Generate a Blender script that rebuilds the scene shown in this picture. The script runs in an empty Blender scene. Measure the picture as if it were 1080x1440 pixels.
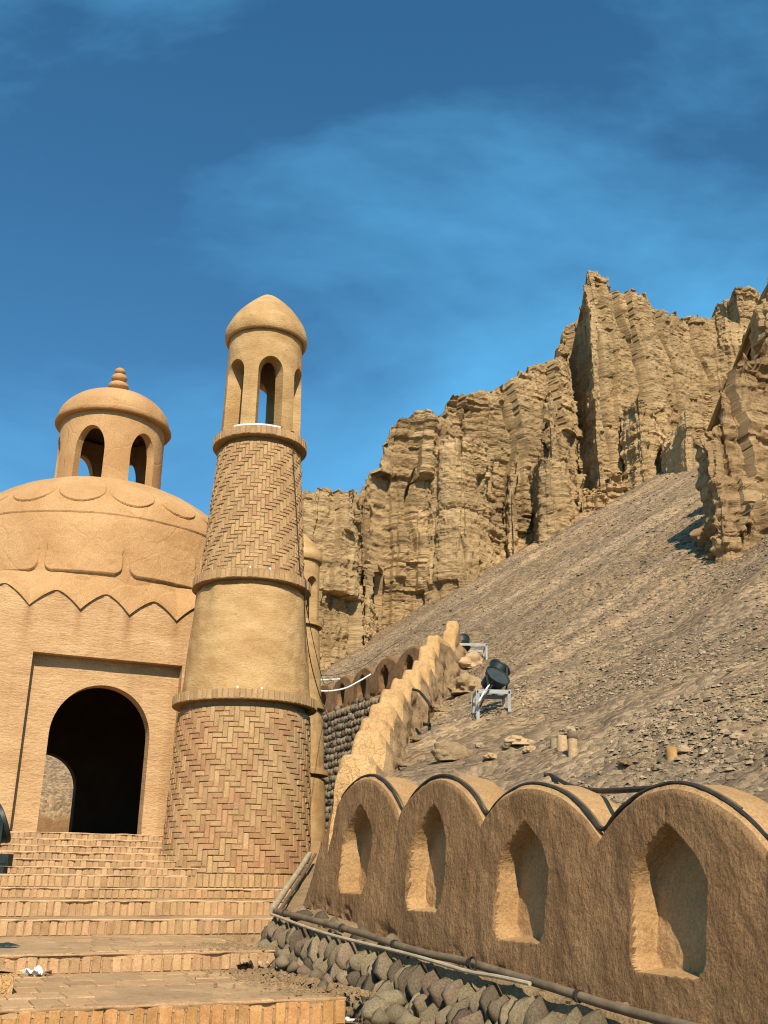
import bpy, bmesh, math, random
import numpy as np
from mathutils import Matrix, Vector

random.seed(7)
RNG = np.random.default_rng(11)
R = math.radians
SC = bpy.context.scene
COL = SC.collection

# ------------------------------------------------------------------ camera
F_PX, CX, CY, HORIZ = 1420.0, 540.0, 720.0, 1235.0
PITCH = math.atan((HORIZ - CY) / F_PX)
ROLL = R(0.7)
_F = np.array([0, math.cos(PITCH), math.sin(PITCH)])
_U = np.array([0, -math.sin(PITCH), math.cos(PITCH)])
_R = np.array([1.0, 0, 0])
CR = _R * math.cos(ROLL) + _U * math.sin(ROLL)
CU = _U * math.cos(ROLL) - _R * math.sin(ROLL)
cam = bpy.data.cameras.new('camera')
cam.sensor_fit = 'VERTICAL'
cam.sensor_height = 24.0
cam.lens = 24.0 * F_PX / 1440.0
cam.clip_start = 0.05
cam.clip_end = 6000
cam_o = bpy.data.objects.new('camera', cam)
COL.objects.link(cam_o)
cam_o.matrix_world = Matrix(((CR[0], CU[0], -_F[0], 0), (CR[1], CU[1], -_F[1], 0), (CR[2], CU[2], -_F[2], 0), (0, 0, 0, 1)))
SC.camera = cam_o

# ------------------------------------------------------------------ light
SUN_AZ, SUN_EL = R(7.5), R(43.0)      # azimuth to the right of straight behind the camera
SUN_DIR = Vector((math.sin(SUN_AZ) * math.cos(SUN_EL), -math.cos(SUN_AZ) * math.cos(SUN_EL), math.sin(SUN_EL)))
sun = bpy.data.lights.new('sun', 'SUN')
sun.energy = 5.0
sun.angle = R(0.53)
sun.color = (1.0, 0.885, 0.735)
sun_o = bpy.data.objects.new('sun', sun)
COL.objects.link(sun_o)
sun_o.rotation_euler = SUN_DIR.to_track_quat('Z', 'Y').to_euler()
sun_o.location = (0, -20, 40)

wld = bpy.data.worlds.new('World')
SC.world = wld
wld.use_nodes = True
wn, wl = wld.node_tree.nodes, wld.node_tree.links
wn.clear()
w_out = wn.new('ShaderNodeOutputWorld')
w_bg = wn.new('ShaderNodeBackground')
w_sky = wn.new('ShaderNodeTexSky')
w_sky.sky_type = 'NISHITA'
w_sky.sun_disc = False
w_sky.sun_elevation = SUN_EL
w_sky.sun_rotation = math.atan2(SUN_DIR.x, SUN_DIR.y)
w_sky.altitude = 800
w_sky.air_density = 1.0
w_sky.dust_density = 0.15
w_sky.ozone_density = 4.0
w_hsv = wn.new('ShaderNodeHueSaturation')
w_hsv.inputs['Hue'].default_value = 0.487
w_hsv.inputs['Saturation'].default_value = 1.2
w_hsv.inputs['Value'].default_value = 1.95
w_tc = wn.new('ShaderNodeTexCoord')
w_map = wn.new('ShaderNodeMapping')
w_map.inputs['Scale'].default_value = (1.0, 1.6, 2.2)
w_map.inputs['Rotation'].default_value = (0.2, 0.35, 0.5)
w_map.inputs['Location'].default_value = (12.66, -2.78, 14.0)
w_n1 = wn.new('ShaderNodeTexNoise')
w_n1.inputs['Scale'].default_value = 1.45
w_n1.inputs['Detail'].default_value = 8
w_n1.inputs['Roughness'].default_value = 0.56
w_n1.inputs['Distortion'].default_value = 0.35
w_rmp = wn.new('ShaderNodeValToRGB')
w_rmp.color_ramp.elements[0].position = 0.40
w_rmp.color_ramp.elements[0].color = (0, 0, 0, 1)
w_rmp.color_ramp.elements[1].position = 0.70
w_rmp.color_ramp.elements[1].color = (0.7, 0.7, 0.7, 1)
w_mix = wn.new('ShaderNodeMix')
w_mix.data_type = 'RGBA'
wl.new(w_tc.outputs['Generated'], w_map.inputs['Vector'])
wl.new(w_map.outputs['Vector'], w_n1.inputs['Vector'])
wl.new(w_n1.outputs['Fac'], w_rmp.inputs['Fac'])
wl.new(w_rmp.outputs['Color'], w_mix.inputs[0])
wl.new(w_sky.outputs['Color'], w_hsv.inputs['Color'])
wl.new(w_hsv.outputs['Color'], w_mix.inputs[6])
w_mix.inputs[7].default_value = (2.3, 9.0, 15.5, 1)       # thin cirrus seen through blue air
wl.new(w_mix.outputs[2], w_bg.inputs['Color'])
w_bg.inputs['Strength'].default_value = 0.060
wl.new(w_bg.outputs['Background'], w_out.inputs['Surface'])
SC.view_settings.view_transform = 'Standard'
SC.view_settings.look = 'None'
SC.view_settings.exposure = 0.28
SC.view_settings.gamma = 1.0
SC.view_settings.use_curve_mapping = False
SC.cycles.diffuse_bounces = 1
SC.cycles.filter_width = 1.1

# ------------------------------------------------------------------ helpers
def ray(px, py):
    d = _F * F_PX + CR * (px - CX) - CU * (py - CY)
    return d / d[1]
def at(px, py, Y):
    return ray(px, py) * Y
def on_plane(px, py, p0, n):
    d = ray(px, py)
    return d * (np.dot(p0, n) / np.dot(d, n))
def on_z(px, py, z):
    d = ray(px, py)
    return d * (z / d[2])

def _hash(ix, iy, iz, seed):
    h = (ix * 374761393 + iy * 668265263 + iz * 2147483647 + seed * 974634777) & 0xFFFFFFFF
    h = ((h ^ (h >> 13)) * 1274126177) & 0xFFFFFFFF
    h = (h ^ (h >> 16)) & 0xFFFFFFFF
    h = (h * 2246822519) & 0xFFFFFFFF
    h = h ^ (h >> 15)
    return (h & 0xFFFF) / 32767.5 - 1.0
def noise(x, y, z, seed=0):
    x, y, z = np.broadcast_arrays(np.asarray(x, float), np.asarray(y, float), np.asarray(z, float))
    fx, fy, fz = np.floor(x), np.floor(y), np.floor(z)
    ix, iy, iz = fx.astype(np.int64), fy.astype(np.int64), fz.astype(np.int64)
    tx, ty, tz = x - fx, y - fy, z - fz
    tx = tx * tx * tx * (tx * (tx * 6 - 15) + 10); ty = ty * ty * ty * (ty * (ty * 6 - 15) + 10); tz = tz * tz * tz * (tz * (tz * 6 - 15) + 10)
    def c(a, b, d): return _hash(ix + a, iy + b, iz + d, seed)
    x00 = c(0,0,0) * (1 - tx) + c(1,0,0) * tx; x10 = c(0,1,0) * (1 - tx) + c(1,1,0) * tx
    x01 = c(0,0,1) * (1 - tx) + c(1,0,1) * tx; x11 = c(0,1,1) * (1 - tx) + c(1,1,1) * tx
    return (x00 * (1 - ty) + x10 * ty) * (1 - tz) + (x01 * (1 - ty) + x11 * ty) * tz
def fbm(x, y, z, o=4, seed=0, g=0.5):
    s, a = 0, 1.0
    for i in range(o):
        s = s + a * noise(x * 2**i, y * 2**i, z * 2**i, seed + i * 17)
        a *= g
    return s
def lnoise(x, y, seed=0):
    x, y = np.broadcast_arrays(np.asarray(x, float), np.asarray(y, float))
    fx, fy = np.floor(x), np.floor(y); ix, iy = fx.astype(np.int64), fy.astype(np.int64); tx, ty = x - fx, y - fy
    a = _hash(ix, iy, ix * 0, seed) * (1 - tx) + _hash(ix + 1, iy, ix * 0, seed) * tx
    b = _hash(ix, iy + 1, ix * 0, seed) * (1 - tx) + _hash(ix + 1, iy + 1, ix * 0, seed) * tx
    return a * (1 - ty) + b * ty
def cell(x, y, seed=0):
    x, y = np.broadcast_arrays(np.asarray(x, float), np.asarray(y, float))
    ix, iy = np.floor(x).astype(np.int64), np.floor(y).astype(np.int64)
    return _hash(ix, iy, ix * 0, seed)
def sstep(a, b, x):
    t = np.clip((x - a) / (b - a), 0, 1)
    return t * t * (3 - 2 * t)

WM = {}
def link(o, parent=None, world=None):
    COL.objects.link(o)
    world = world if world is not None else Matrix.Identity(4)
    if parent is not None:
        o.parent = parent
        o.matrix_parent_inverse = WM[parent.name].inverted()
    o.matrix_basis = world
    WM[o.name] = world.copy()
    return o
def tag(o, label=None, cat=None, group=None, kind=None):
    if label: o['label'] = label
    if cat: o['category'] = cat
    if group: o['group'] = group
    if kind: o['kind'] = kind
    return o
def thing(name, loc, label, cat, group=None):
    o = bpy.data.objects.new(name, None)
    o.empty_display_size = 0.3
    link(o, None, Matrix.Translation(Vector(tuple(float(v) for v in loc))))
    return tag(o, label, cat, group)
def mesh_np(name, V, F4, mat, smooth=True, angle=None, weld=False):
    V = np.ascontiguousarray(V, np.float32).reshape(-1, 3)
    F4 = np.ascontiguousarray(F4, np.int32)
    k = F4.shape[1]
    me = bpy.data.meshes.new(name)
    me.vertices.add(len(V)); me.vertices.foreach_set('co', V.ravel())
    me.loops.add(F4.size); me.loops.foreach_set('vertex_index', F4.ravel())
    me.polygons.add(len(F4))
    me.polygons.foreach_set('loop_start', np.arange(0, F4.size, k, dtype=np.int32))
    me.polygons.foreach_set('loop_total', np.full(len(F4), k, np.int32))
    me.update(calc_edges=True)
    me.validate()
    if weld:
        bm = bmesh.new(); bm.from_mesh(me); bmesh.ops.remove_doubles(bm, verts=bm.verts, dist=weld)
        bm.to_mesh(me); bm.free()
    if mat: me.materials.append(mat)
    me.polygons.foreach_set('use_smooth', np.full(len(me.polygons), smooth, bool))
    if angle: me.set_sharp_from_angle(angle=R(angle))
    me.update()
    return me
def mesh_py(name, V, F, mat, smooth=False, angle=None, weld=None):
    me = bpy.data.meshes.new(name)
    me.from_pydata([tuple(map(float, v)) for v in V], [], F)
    if weld:
        bm = bmesh.new(); bm.from_mesh(me); bmesh.ops.remove_doubles(bm, verts=bm.verts, dist=weld)
        bm.to_mesh(me); bm.free()
    if mat: me.materials.append(mat)
    for p in me.polygons: p.use_smooth = smooth
    if angle: me.set_sharp_from_angle(angle=R(angle))
    me.update()
    return me
def fixn(me):
    bm = bmesh.new(); bm.from_mesh(me); bmesh.ops.recalc_face_normals(bm, faces=bm.faces); bm.to_mesh(me); bm.free(); return me
def add(name, me, parent=None, world=None):
    return link(bpy.data.objects.new(name, me), parent, world)
def gridf(nu, nv, flip=False):
    i, j = np.meshgrid(np.arange(nu - 1), np.arange(nv - 1), indexing='ij')
    a = (i * nv + j).ravel(); b = ((i + 1) * nv + j).ravel()
    f = np.stack([a, b, b + 1, a + 1], 1)
    return f[:, ::-1] if flip else f
def lathe(prof, n=64, c=(0, 0, 0), fn=None):
    prof = np.array(prof, float); m = len(prof)
    th = np.linspace(0, 2 * math.pi, n, endpoint=False)
    r = prof[:, 0][None, :]; z = np.broadcast_to(prof[:, 1][None, :], (n, m))
    T = th[:, None]
    if fn is not None: r = r + fn(T, z)
    V = np.stack([c[0] + r * np.cos(T), c[1] + r * np.sin(T), c[2] + z], -1).reshape(-1, 3)
    i, j = np.meshgrid(np.arange(n), np.arange(m - 1), indexing='ij')
    a = (i * m + j).ravel(); b = (((i + 1) % n) * m + j).ravel()
    return V, np.stack([a, b, b + 1, a + 1], 1)
def dense(prof, step):
    out = [prof[0]]
    for a, b in zip(prof[:-1], prof[1:]):
        n = max(1, int(math.hypot(b[0] - a[0], b[1] - a[1]) / step))
        for k in range(1, n + 1): out.append((a[0] + (b[0] - a[0]) * k / n, a[1] + (b[1] - a[1]) * k / n))
    return out
def spline(pts, n):
    pts = np.array(pts, float); m = len(pts)
    P = np.vstack([2 * pts[0] - pts[1], pts, 2 * pts[-1] - pts[-2]])
    t = np.linspace(0, m - 1, n); k = np.minimum(t.astype(int), m - 2); f = (t - k)[:, None]
    a, b, c, d = P[k], P[k + 1], P[k + 2], P[k + 3]
    return 0.5 * (2 * b + (c - a) * f + (2 * a - 5 * b + 4 * c - d) * f**2 + (3 * b - a - 3 * c + d) * f**3)
def tube(pts, rad, sides=8, n=None, caps=True):
    P = spline(pts, n) if n else np.array(pts, float)
    T = np.gradient(P, axis=0); T /= np.linalg.norm(T, axis=1)[:, None] + 1e-9
    ref = np.array([0, 0, 1.0]) if abs(T[0][2]) < 0.9 else np.array([1.0, 0, 0])
    V = []
    nrm = np.cross(T[0], ref); nrm /= np.linalg.norm(nrm)
    for p, t in zip(P, T):
        nrm = nrm - t * np.dot(nrm, t); nrm /= np.linalg.norm(nrm)
        bn = np.cross(t, nrm)
        for k in range(sides):
            a = 2 * math.pi * k / sides
            V.append(p + rad * (math.cos(a) * nrm + math.sin(a) * bn))
    m = len(P); Fc = []
    for i in range(m - 1):
        for k in range(sides):
            k2 = (k + 1) % sides
            Fc.append((i * sides + k, i * sides + k2, (i + 1) * sides + k2, (i + 1) * sides + k))
    if caps:
        Fc.append(tuple(range(sides))[::-1]); Fc.append(tuple((m - 1) * sides + k for k in range(sides)))
    return V, Fc
def boxvf(x0, x1, y0, y1, z0, z1):
    V = [(x, y, z) for x in (x0, x1) for y in (y0, y1) for z in (z0, z1)]
    return V, [(0, 1, 3, 2), (4, 6, 7, 5), (0, 4, 5, 1), (2, 3, 7, 6), (0, 2, 6, 4), (1, 5, 7, 3)]
def bar(a, b, w, h):
    a, b = np.array(a, float), np.array(b, float)
    t = b - a; t /= np.linalg.norm(t)
    ref = np.array([0, 0, 1.0]) if abs(t[2]) < 0.9 else np.array([0, 1.0, 0])
    s = np.cross(t, ref); s /= np.linalg.norm(s); u = np.cross(s, t)
    V = [p + s * (i * w / 2) + u * (j * h / 2) for p in (a, b) for i, j in ((-1, -1), (1, -1), (1, 1), (-1, 1))]
    return V, [(0, 3, 2, 1), (4, 5, 6, 7), (0, 1, 5, 4), (1, 2, 6, 5), (2, 3, 7, 6), (3, 0, 4, 7)]
class MB:
    def __init__(s): s.V, s.F = [], []
    def add(s, vf):
        n = len(s.V); s.V += [tuple(v) for v in vf[0]]; s.F += [tuple(i + n for i in f) for f in vf[1]]; return s
    def build(s, name, mat, smooth=False, angle=None): return fixn(mesh_py(name, s.V, s.F, mat, smooth, angle))

# ------------------------------------------------------------------ materials
def mk(name, c1, c2, scale=3.0, bump=0.3, bscale=30.0, bdist=0.012, rough=0.92, c3=None, s3=0.55, stretch=(1, 1, 1),
       rand=0.0, spec=0.15, metal=0.0, fine=None, crack=0.0, contrast=(0.35, 0.68), streak=0.0):
    m = bpy.data.materials.new(name); m.use_nodes = True
    nt = m.node_tree; N, L = nt.nodes, nt.links
    b = N['Principled BSDF']
    b.inputs['Roughness'].default_value = rough
    b.inputs['Specular IOR Level'].default_value = spec
    b.inputs['Metallic'].default_value = metal
    tc = N.new('ShaderNodeTexCoord'); vec = tc.outputs['Object']
    oi = N.new('ShaderNodeObjectInfo'); ge = N.new('ShaderNodeNewGeometry')
    if rand:
        ad = N.new('ShaderNodeMath'); ad.operation = 'ADD'; L.new(oi.outputs['Random'], ad.inputs[0]); L.new(ge.outputs['Random Per Island'], ad.inputs[1])
        fr = N.new('ShaderNodeMath'); fr.operation = 'FRACT'; L.new(ad.outputs[0], fr.inputs[0])
        sc = N.new('ShaderNodeMath'); sc.operation = 'MULTIPLY'; L.new(fr.outputs[0], sc.inputs[0]); sc.inputs[1].default_value = 37.0
        va = N.new('ShaderNodeVectorMath'); va.operation = 'ADD'; L.new(vec, va.inputs[0]); L.new(sc.outputs[0], va.inputs[1]); vec = va.outputs[0]
    mp = N.new('ShaderNodeMapping'); mp.inputs['Scale'].default_value = stretch; L.new(vec, mp.inputs['Vector'])
    def nz(s, d=6, r=0.6, v=None):
        n = N.new('ShaderNodeTexNoise'); n.inputs['Scale'].default_value = s; n.inputs['Detail'].default_value = d; n.inputs['Roughness'].default_value = r
        L.new(v if v is not None else mp.outputs['Vector'], n.inputs['Vector']); return n
    def ramp(src, a, bb, ca, cb):
        r = N.new('ShaderNodeValToRGB'); r.color_ramp.elements[0].position = a; r.color_ramp.elements[1].position = bb
        r.color_ramp.elements[0].color = ca; r.color_ramp.elements[1].color = cb; L.new(src, r.inputs['Fac']); return r
    n1 = nz(scale)
    col = ramp(n1.outputs['Fac'], contrast[0], contrast[1], (*c1, 1), (*c2, 1)).outputs['Color']
    def mix(fac, a, bb, mode='MIX'):
        x = N.new('ShaderNodeMix'); x.data_type = 'RGBA'; x.blend_type = mode
        if isinstance(fac, float): x.inputs[0].default_value = fac
        else: L.new(fac, x.inputs[0])
        L.new(a, x.inputs[6])
        if isinstance(bb, tuple): x.inputs[7].default_value = bb
        else: L.new(bb, x.inputs[7])
        return x.outputs[2]
    if c3:
        n2 = nz(scale * 4.3, 5, 0.65)
        f = ramp(n2.outputs['Fac'], s3, s3 + 0.16, (0, 0, 0, 1), (1, 1, 1, 1))
        col = mix(f.outputs['Color'], col, (*c3, 1))
    if streak:
        ms = N.new('ShaderNodeMapping'); ms.inputs['Scale'].default_value = (1.6, 1.6, 0.10); L.new(vec, ms.inputs['Vector'])
        n4 = nz(1.5, 5, 0.6, ms.outputs['Vector'])
        f = ramp(n4.outputs['Fac'], 0.55, 0.72, (0, 0, 0, 1), (streak, streak, streak, 1))
        col = mix(f.outputs['Color'], col, (c1[0] * 0.55, c1[1] * 0.5, c1[2] * 0.42, 1))
    if fine:
        n5 = nz(fine, 3, 0.7)
        g = ramp(n5.outputs['Fac'], 0.3, 0.7, (0.72, 0.72, 0.72, 1), (1.18, 1.18, 1.18, 1))
        col = mix(1.0, col, g.outputs['Color'], 'MULTIPLY')
    if rand:
        mr = N.new('ShaderNodeMapRange'); mr.inputs['To Min'].default_value = 1 - rand; mr.inputs['To Max'].default_value = 1 + rand * 0.8; L.new(fr.outputs[0], mr.inputs['Value'])
        hs = N.new('ShaderNodeHueSaturation'); L.new(col, hs.inputs['Color']); L.new(mr.outputs['Result'], hs.inputs['Value'])
        f2 = N.new('ShaderNodeMath'); f2.operation = 'FRACT'; m7 = N.new('ShaderNodeMath'); m7.operation = 'MULTIPLY'; m7.inputs[1].default_value = 7.31
        L.new(fr.outputs[0], m7.inputs[0]); L.new(m7.outputs[0], f2.inputs[0])
        mr2 = N.new('ShaderNodeMapRange'); mr2.inputs['To Min'].default_value = 0.5 - rand * 0.03; mr2.inputs['To Max'].default_value = 0.5 + rand * 0.03; L.new(f2.outputs[0], mr2.inputs['Value'])
        L.new(mr2.outputs['Result'], hs.inputs['Hue']); col = hs.outputs['Color']
    L.new(col, b.inputs['Base Color'])
    if bump:
        nb = nz(bscale, 6, 0.65); src = nb.outputs['Fac']
        if crack:
            vo = N.new('ShaderNodeTexVoronoi'); vo.feature = 'DISTANCE_TO_EDGE'; vo.inputs['Scale'].default_value = crack
            wv = N.new('ShaderNodeVectorMath'); wv.operation = 'MULTIPLY_ADD'; nn = nz(crack * 0.8, 4, 0.6); L.new(nn.outputs['Color'], wv.inputs[0]); wv.inputs[1].default_value = (0.5, 0.5, 0.5)
            L.new(mp.outputs['Vector'], wv.inputs[2]); L.new(wv.outputs[0], vo.inputs['Vector'])
            rr = ramp(vo.outputs['Distance'], 0.0, 0.03, (0, 0, 0, 1), (1, 1, 1, 1))
            mm = N.new('ShaderNodeMath'); mm.operation = 'MULTIPLY_ADD'; L.new(rr.outputs['Color'], mm.inputs[0]); mm.inputs[1].default_value = 0.4; L.new(src, mm.inputs[2]); src = mm.outputs[0]
        bp = N.new('ShaderNodeBump'); bp.inputs['Strength'].default_value = bump; bp.inputs['Distance'].default_value = bdist
        L.new(src, bp.inputs['Height']); L.new(bp.outputs['Normal'], b.inputs['Normal'])
    return m
M = {}
M['plaster'] = mk('plaster', (0.52, 0.305, 0.142), (0.66, 0.425, 0.212), 1.3, 0.9, 11, 0.026, c3=(0.43, 0.245, 0.105), s3=0.57, fine=45, streak=0.4, stretch=(0.8, 0.8, 2.6))
M['plaster_minaret'] = mk('plaster_minaret', (0.43, 0.255, 0.10), (0.61, 0.40, 0.18), 1.6, 0.7, 16, 0.02, c3=(0.38, 0.22, 0.09), s3=0.57, stretch=(1, 1, 2.2), fine=55)
M['dome_plaster'] = mk('dome_plaster', (0.46, 0.258, 0.108), (0.58, 0.348, 0.157), 1.1, 0.8, 26, 0.014, c3=(0.44, 0.245, 0.095), s3=0.57, fine=55, crack=1.1)
M['interior'] = mk('interior', (0.10, 0.065, 0.035), (0.14, 0.09, 0.05), 2, 0.2)  # plaster darkened so the room reads black: its shade is put into the colour
M['mud'] = mk('mud', (0.23, 0.126, 0.054), (0.335, 0.195, 0.088), 2.2, 1.0, 20, 0.04, c3=(0.19, 0.098, 0.036), s3=0.6, fine=80, stretch=(1.25, 1.25, 0.85))
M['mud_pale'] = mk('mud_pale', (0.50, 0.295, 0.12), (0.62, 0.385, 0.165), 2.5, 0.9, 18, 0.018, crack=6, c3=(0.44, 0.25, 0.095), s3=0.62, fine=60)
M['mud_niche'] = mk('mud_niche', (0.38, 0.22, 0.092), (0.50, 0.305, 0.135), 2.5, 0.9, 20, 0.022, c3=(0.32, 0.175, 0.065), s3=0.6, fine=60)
M['brick'] = mk('brick', (0.43, 0.265, 0.12), (0.54, 0.345, 0.165), 6, 0.7, 50, 0.008, rand=0.15, fine=70, c3=(0.34, 0.205, 0.092), s3=0.6)
M['brick_red'] = mk('brick_red', (0.40, 0.215, 0.10), (0.49, 0.29, 0.14), 6, 0.7, 50, 0.008, rand=0.16, fine=70, c3=(0.35, 0.20, 0.095), s3=0.6)
M['brick_step'] = mk('brick_step', (0.45, 0.265, 0.125), (0.56, 0.355, 0.175), 7, 0.5, 50, 0.006, rand=0.20, fine=80, c3=(0.33, 0.18, 0.08), s3=0.62)
M['brick_orange'] = mk('brick_orange', (0.45, 0.225, 0.08), (0.58, 0.32, 0.125), 7, 0.5, 50, 0.006, rand=0.16, fine=80, c3=(0.34, 0.18, 0.07), s3=0.6)
M['mortar'] = mk('mortar', (0.31, 0.195, 0.09), (0.41, 0.265, 0.125), 8, 0.6, 40, 0.01, fine=70)
M['mortar_pale'] = mk('mortar_pale', (0.52, 0.34, 0.18), (0.64, 0.44, 0.25), 8, 0.6, 40, 0.01, fine=70)
M['tread'] = mk('tread', (0.36, 0.225, 0.11), (0.50, 0.32, 0.16), 2.2, 0.6, 40, 0.01, c3=(0.25, 0.16, 0.08), s3=0.55, fine=60)
M['paver'] = mk('paver', (0.42, 0.255, 0.12), (0.52, 0.325, 0.16), 6, 0.5, 50, 0.006, rand=0.16, fine=70, c3=(0.30, 0.185, 0.09), s3=0.58)
M['cobble'] = mk('cobble', (0.11, 0.083, 0.05), (0.25, 0.185, 0.105), 7, 0.5, 30, 0.012, rand=0.5, rough=0.8, spec=0.25, c3=(0.42, 0.28, 0.14), s3=0.52, fine=45)
M['cobble_far'] = mk('cobble_far', (0.15, 0.115, 0.075), (0.26, 0.20, 0.125), 6, 0.4, 30, 0.012, rand=0.4, rough=0.85, c3=(0.34, 0.24, 0.13), s3=0.6)
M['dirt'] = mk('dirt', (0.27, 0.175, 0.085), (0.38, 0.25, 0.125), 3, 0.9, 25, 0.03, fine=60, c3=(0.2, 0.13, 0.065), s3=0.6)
M['ground'] = mk('ground', (0.11, 0.078, 0.045), (0.17, 0.12, 0.07), 1.5, 0.6, 20, 0.02, fine=40)  # out-of-view ground, darkened to bounce less light and deepen the shadows
M['stone_scree'] = mk('stone_scree', (0.23, 0.17, 0.10), (0.38, 0.28, 0.165), 4, 0.3, 30, 0.01, rand=0.5, fine=40)
M['boulder'] = mk('boulder', (0.36, 0.24, 0.12), (0.52, 0.36, 0.19), 4, 0.9, 14, 0.04, fine=50, c3=(0.22, 0.15, 0.08), s3=0.6)
M['boulder_pale'] = mk('boulder_pale', (0.50, 0.33, 0.17), (0.62, 0.42, 0.23), 4, 0.6, 18, 0.02, fine=50)
M['steel'] = mk('steel', (0.27, 0.27, 0.24), (0.38, 0.375, 0.34), 6, 0.15, 40, 0.004, rough=0.5, spec=0.5, metal=0.3, c3=(0.30, 0.27, 0.2), s3=0.62)
M['lamp_dark'] = mk('lamp_dark', (0.010, 0.018, 0.016), (0.022, 0.034, 0.030), 10, 0.1, 30, 0.003, rough=0.5, spec=0.4)
M['glass'] = mk('glass', (0.03, 0.042, 0.036), (0.05, 0.062, 0.054), 10, 0.0, rough=0.45, spec=0.4)
M['cable'] = mk('cable', (0.025, 0.022, 0.018), (0.06, 0.05, 0.035), 12, 0.1, 30, 0.003, rough=0.6)
M['pipe_dark'] = mk('pipe_dark', (0.12, 0.085, 0.05), (0.20, 0.145, 0.085), 9, 0.3, 40, 0.004, rough=0.7, c3=(0.28, 0.2, 0.11), s3=0.6)
M['pipe_pale'] = mk('pipe_pale', (0.34, 0.27, 0.165), (0.48, 0.385, 0.245), 9, 0.2, 40, 0.003, rough=0.6, c3=(0.35, 0.25, 0.13), s3=0.62)
M['white'] = mk('white', (0.70, 0.70, 0.66), (0.80, 0.80, 0.76), 9, 0.1, rough=0.6)
M['rust'] = mk('rust', (0.40, 0.20, 0.06), (0.55, 0.36, 0.16), 12, 0.4, 40, 0.006, rough=0.85)
M['bark'] = mk('bark', (0.12, 0.08, 0.05), (0.22, 0.15, 0.09), 14, 0.6, 40, 0.01)
M['red'] = mk('red', (0.42, 0.05, 0.04), (0.5, 0.09, 0.06), 14, 0.3, 40, 0.005)
M['yellow'] = mk('yellow', (0.62, 0.48, 0.10), (0.7, 0.58, 0.2), 14, 0.3, 40, 0.005)

def rock_mat(name, cols, zs=1.0):
    m = bpy.data.materials.new(name); m.use_nodes = True
    nt = m.node_tree; N, L = nt.nodes, nt.links
    b = N['Principled BSDF']; b.inputs['Roughness'].default_value = 0.95; b.inputs['Specular IOR Level'].default_value = 0.1
    tc = N.new('ShaderNodeTexCoord')
    def nz(s, d=6, r=0.6, sc=(1, 1, 1)):
        mp = N.new('ShaderNodeMapping'); mp.inputs['Scale'].default_value = sc; L.new(tc.outputs['Object'], mp.inputs['Vector'])
        n = N.new('ShaderNodeTexNoise'); n.inputs['Scale'].default_value = s; n.inputs['Detail'].default_value = d; n.inputs['Roughness'].default_value = r
        L.new(mp.outputs['Vector'], n.inputs['Vector']); return n.outputs['Fac']
    bands = nz(1.0, 7, 0.62, (0.10 * zs, 0.10 * zs, 1.5 * zs))
    r = N.new('ShaderNodeValToRGB'); e = r.color_ramp.elements
    e[0].position = 0.30; e[0].color = (*cols[0], 1); e[1].position = 0.70; e[1].color = (*cols[2], 1)
    x = e.new(0.48); x.color = (*cols[1], 1)
    L.new(bands, r.inputs['Fac'])
    big = nz(0.22, 5, 0.6)
    g = N.new('ShaderNodeValToRGB'); g.color_ramp.elements[0].position = 0.35; g.color_ramp.elements[1].position = 0.65
    g.color_ramp.elements[0].color = (0.80, 0.79, 0.76, 1); g.color_ramp.elements[1].color = (1.1, 1.08, 1.04, 1); L.new(big, g.inputs['Fac'])
    mx = N.new('ShaderNodeMix'); mx.data_type = 'RGBA'; mx.blend_type = 'MULTIPLY'; mx.inputs[0].default_value = 1
    L.new(r.outputs['Color'], mx.inputs[6]); L.new(g.outputs['Color'], mx.inputs[7])
    fine = nz(9.0 * zs, 5, 0.7)
    g2 = N.new('ShaderNodeValToRGB'); g2.color_ramp.elements[0].position = 0.3; g2.color_ramp.elements[1].position = 0.7
    g2.color_ramp.elements[0].color = (0.78, 0.77, 0.75, 1); g2.color_ramp.elements[1].color = (1.12, 1.12, 1.12, 1); L.new(fine, g2.inputs['Fac'])
    m2 = N.new('ShaderNodeMix'); m2.data_type = 'RGBA'; m2.blend_type = 'MULTIPLY'; m2.inputs[0].default_value = 1
    L.new(mx.outputs[2], m2.inputs[6]); L.new(g2.outputs['Color'], m2.inputs[7])
    # dark varnish running down the faces
    vs = nz(1.0, 5, 0.6, (0.75 * zs, 0.75 * zs, 0.07 * zs))
    g3 = N.new('ShaderNodeValToRGB'); g3.color_ramp.elements[0].position = 0.36; g3.color_ramp.elements[1].position = 0.60
    g3.color_ramp.elements[0].color = (0.80, 0.775, 0.745, 1); g3.color_ramp.elements[1].color = (1.06, 1.06, 1.05, 1); L.new(vs, g3.inputs['Fac'])
    m3 = N.new('ShaderNodeMix'); m3.data_type = 'RGBA'; m3.blend_type = 'MULTIPLY'; m3.inputs[0].default_value = 1
    L.new(m2.outputs[2], m3.inputs[6]); L.new(g3.outputs['Color'], m3.inputs[7])
    L.new(m3.outputs[2], b.inputs['Base Color'])
    hb = nz(2.2 * zs, 8, 0.72, (0.4, 0.4, 3.0))
    bp = N.new('ShaderNodeBump'); bp.inputs['Strength'].default_value = 0.9; bp.inputs['Distance'].default_value = 0.16 / zs
    L.new(hb, bp.inputs['Height']); L.new(bp.outputs['Normal'], b.inputs['Normal'])
    return m
M['cliff'] = rock_mat('cliff', ((0.34, 0.235, 0.122), (0.50, 0.348, 0.178), (0.61, 0.43, 0.226)), 1.0)
M['outcrop'] = rock_mat('outcrop', ((0.27, 0.18, 0.095), (0.41, 0.275, 0.14), (0.52, 0.36, 0.19)), 2.0)

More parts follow.
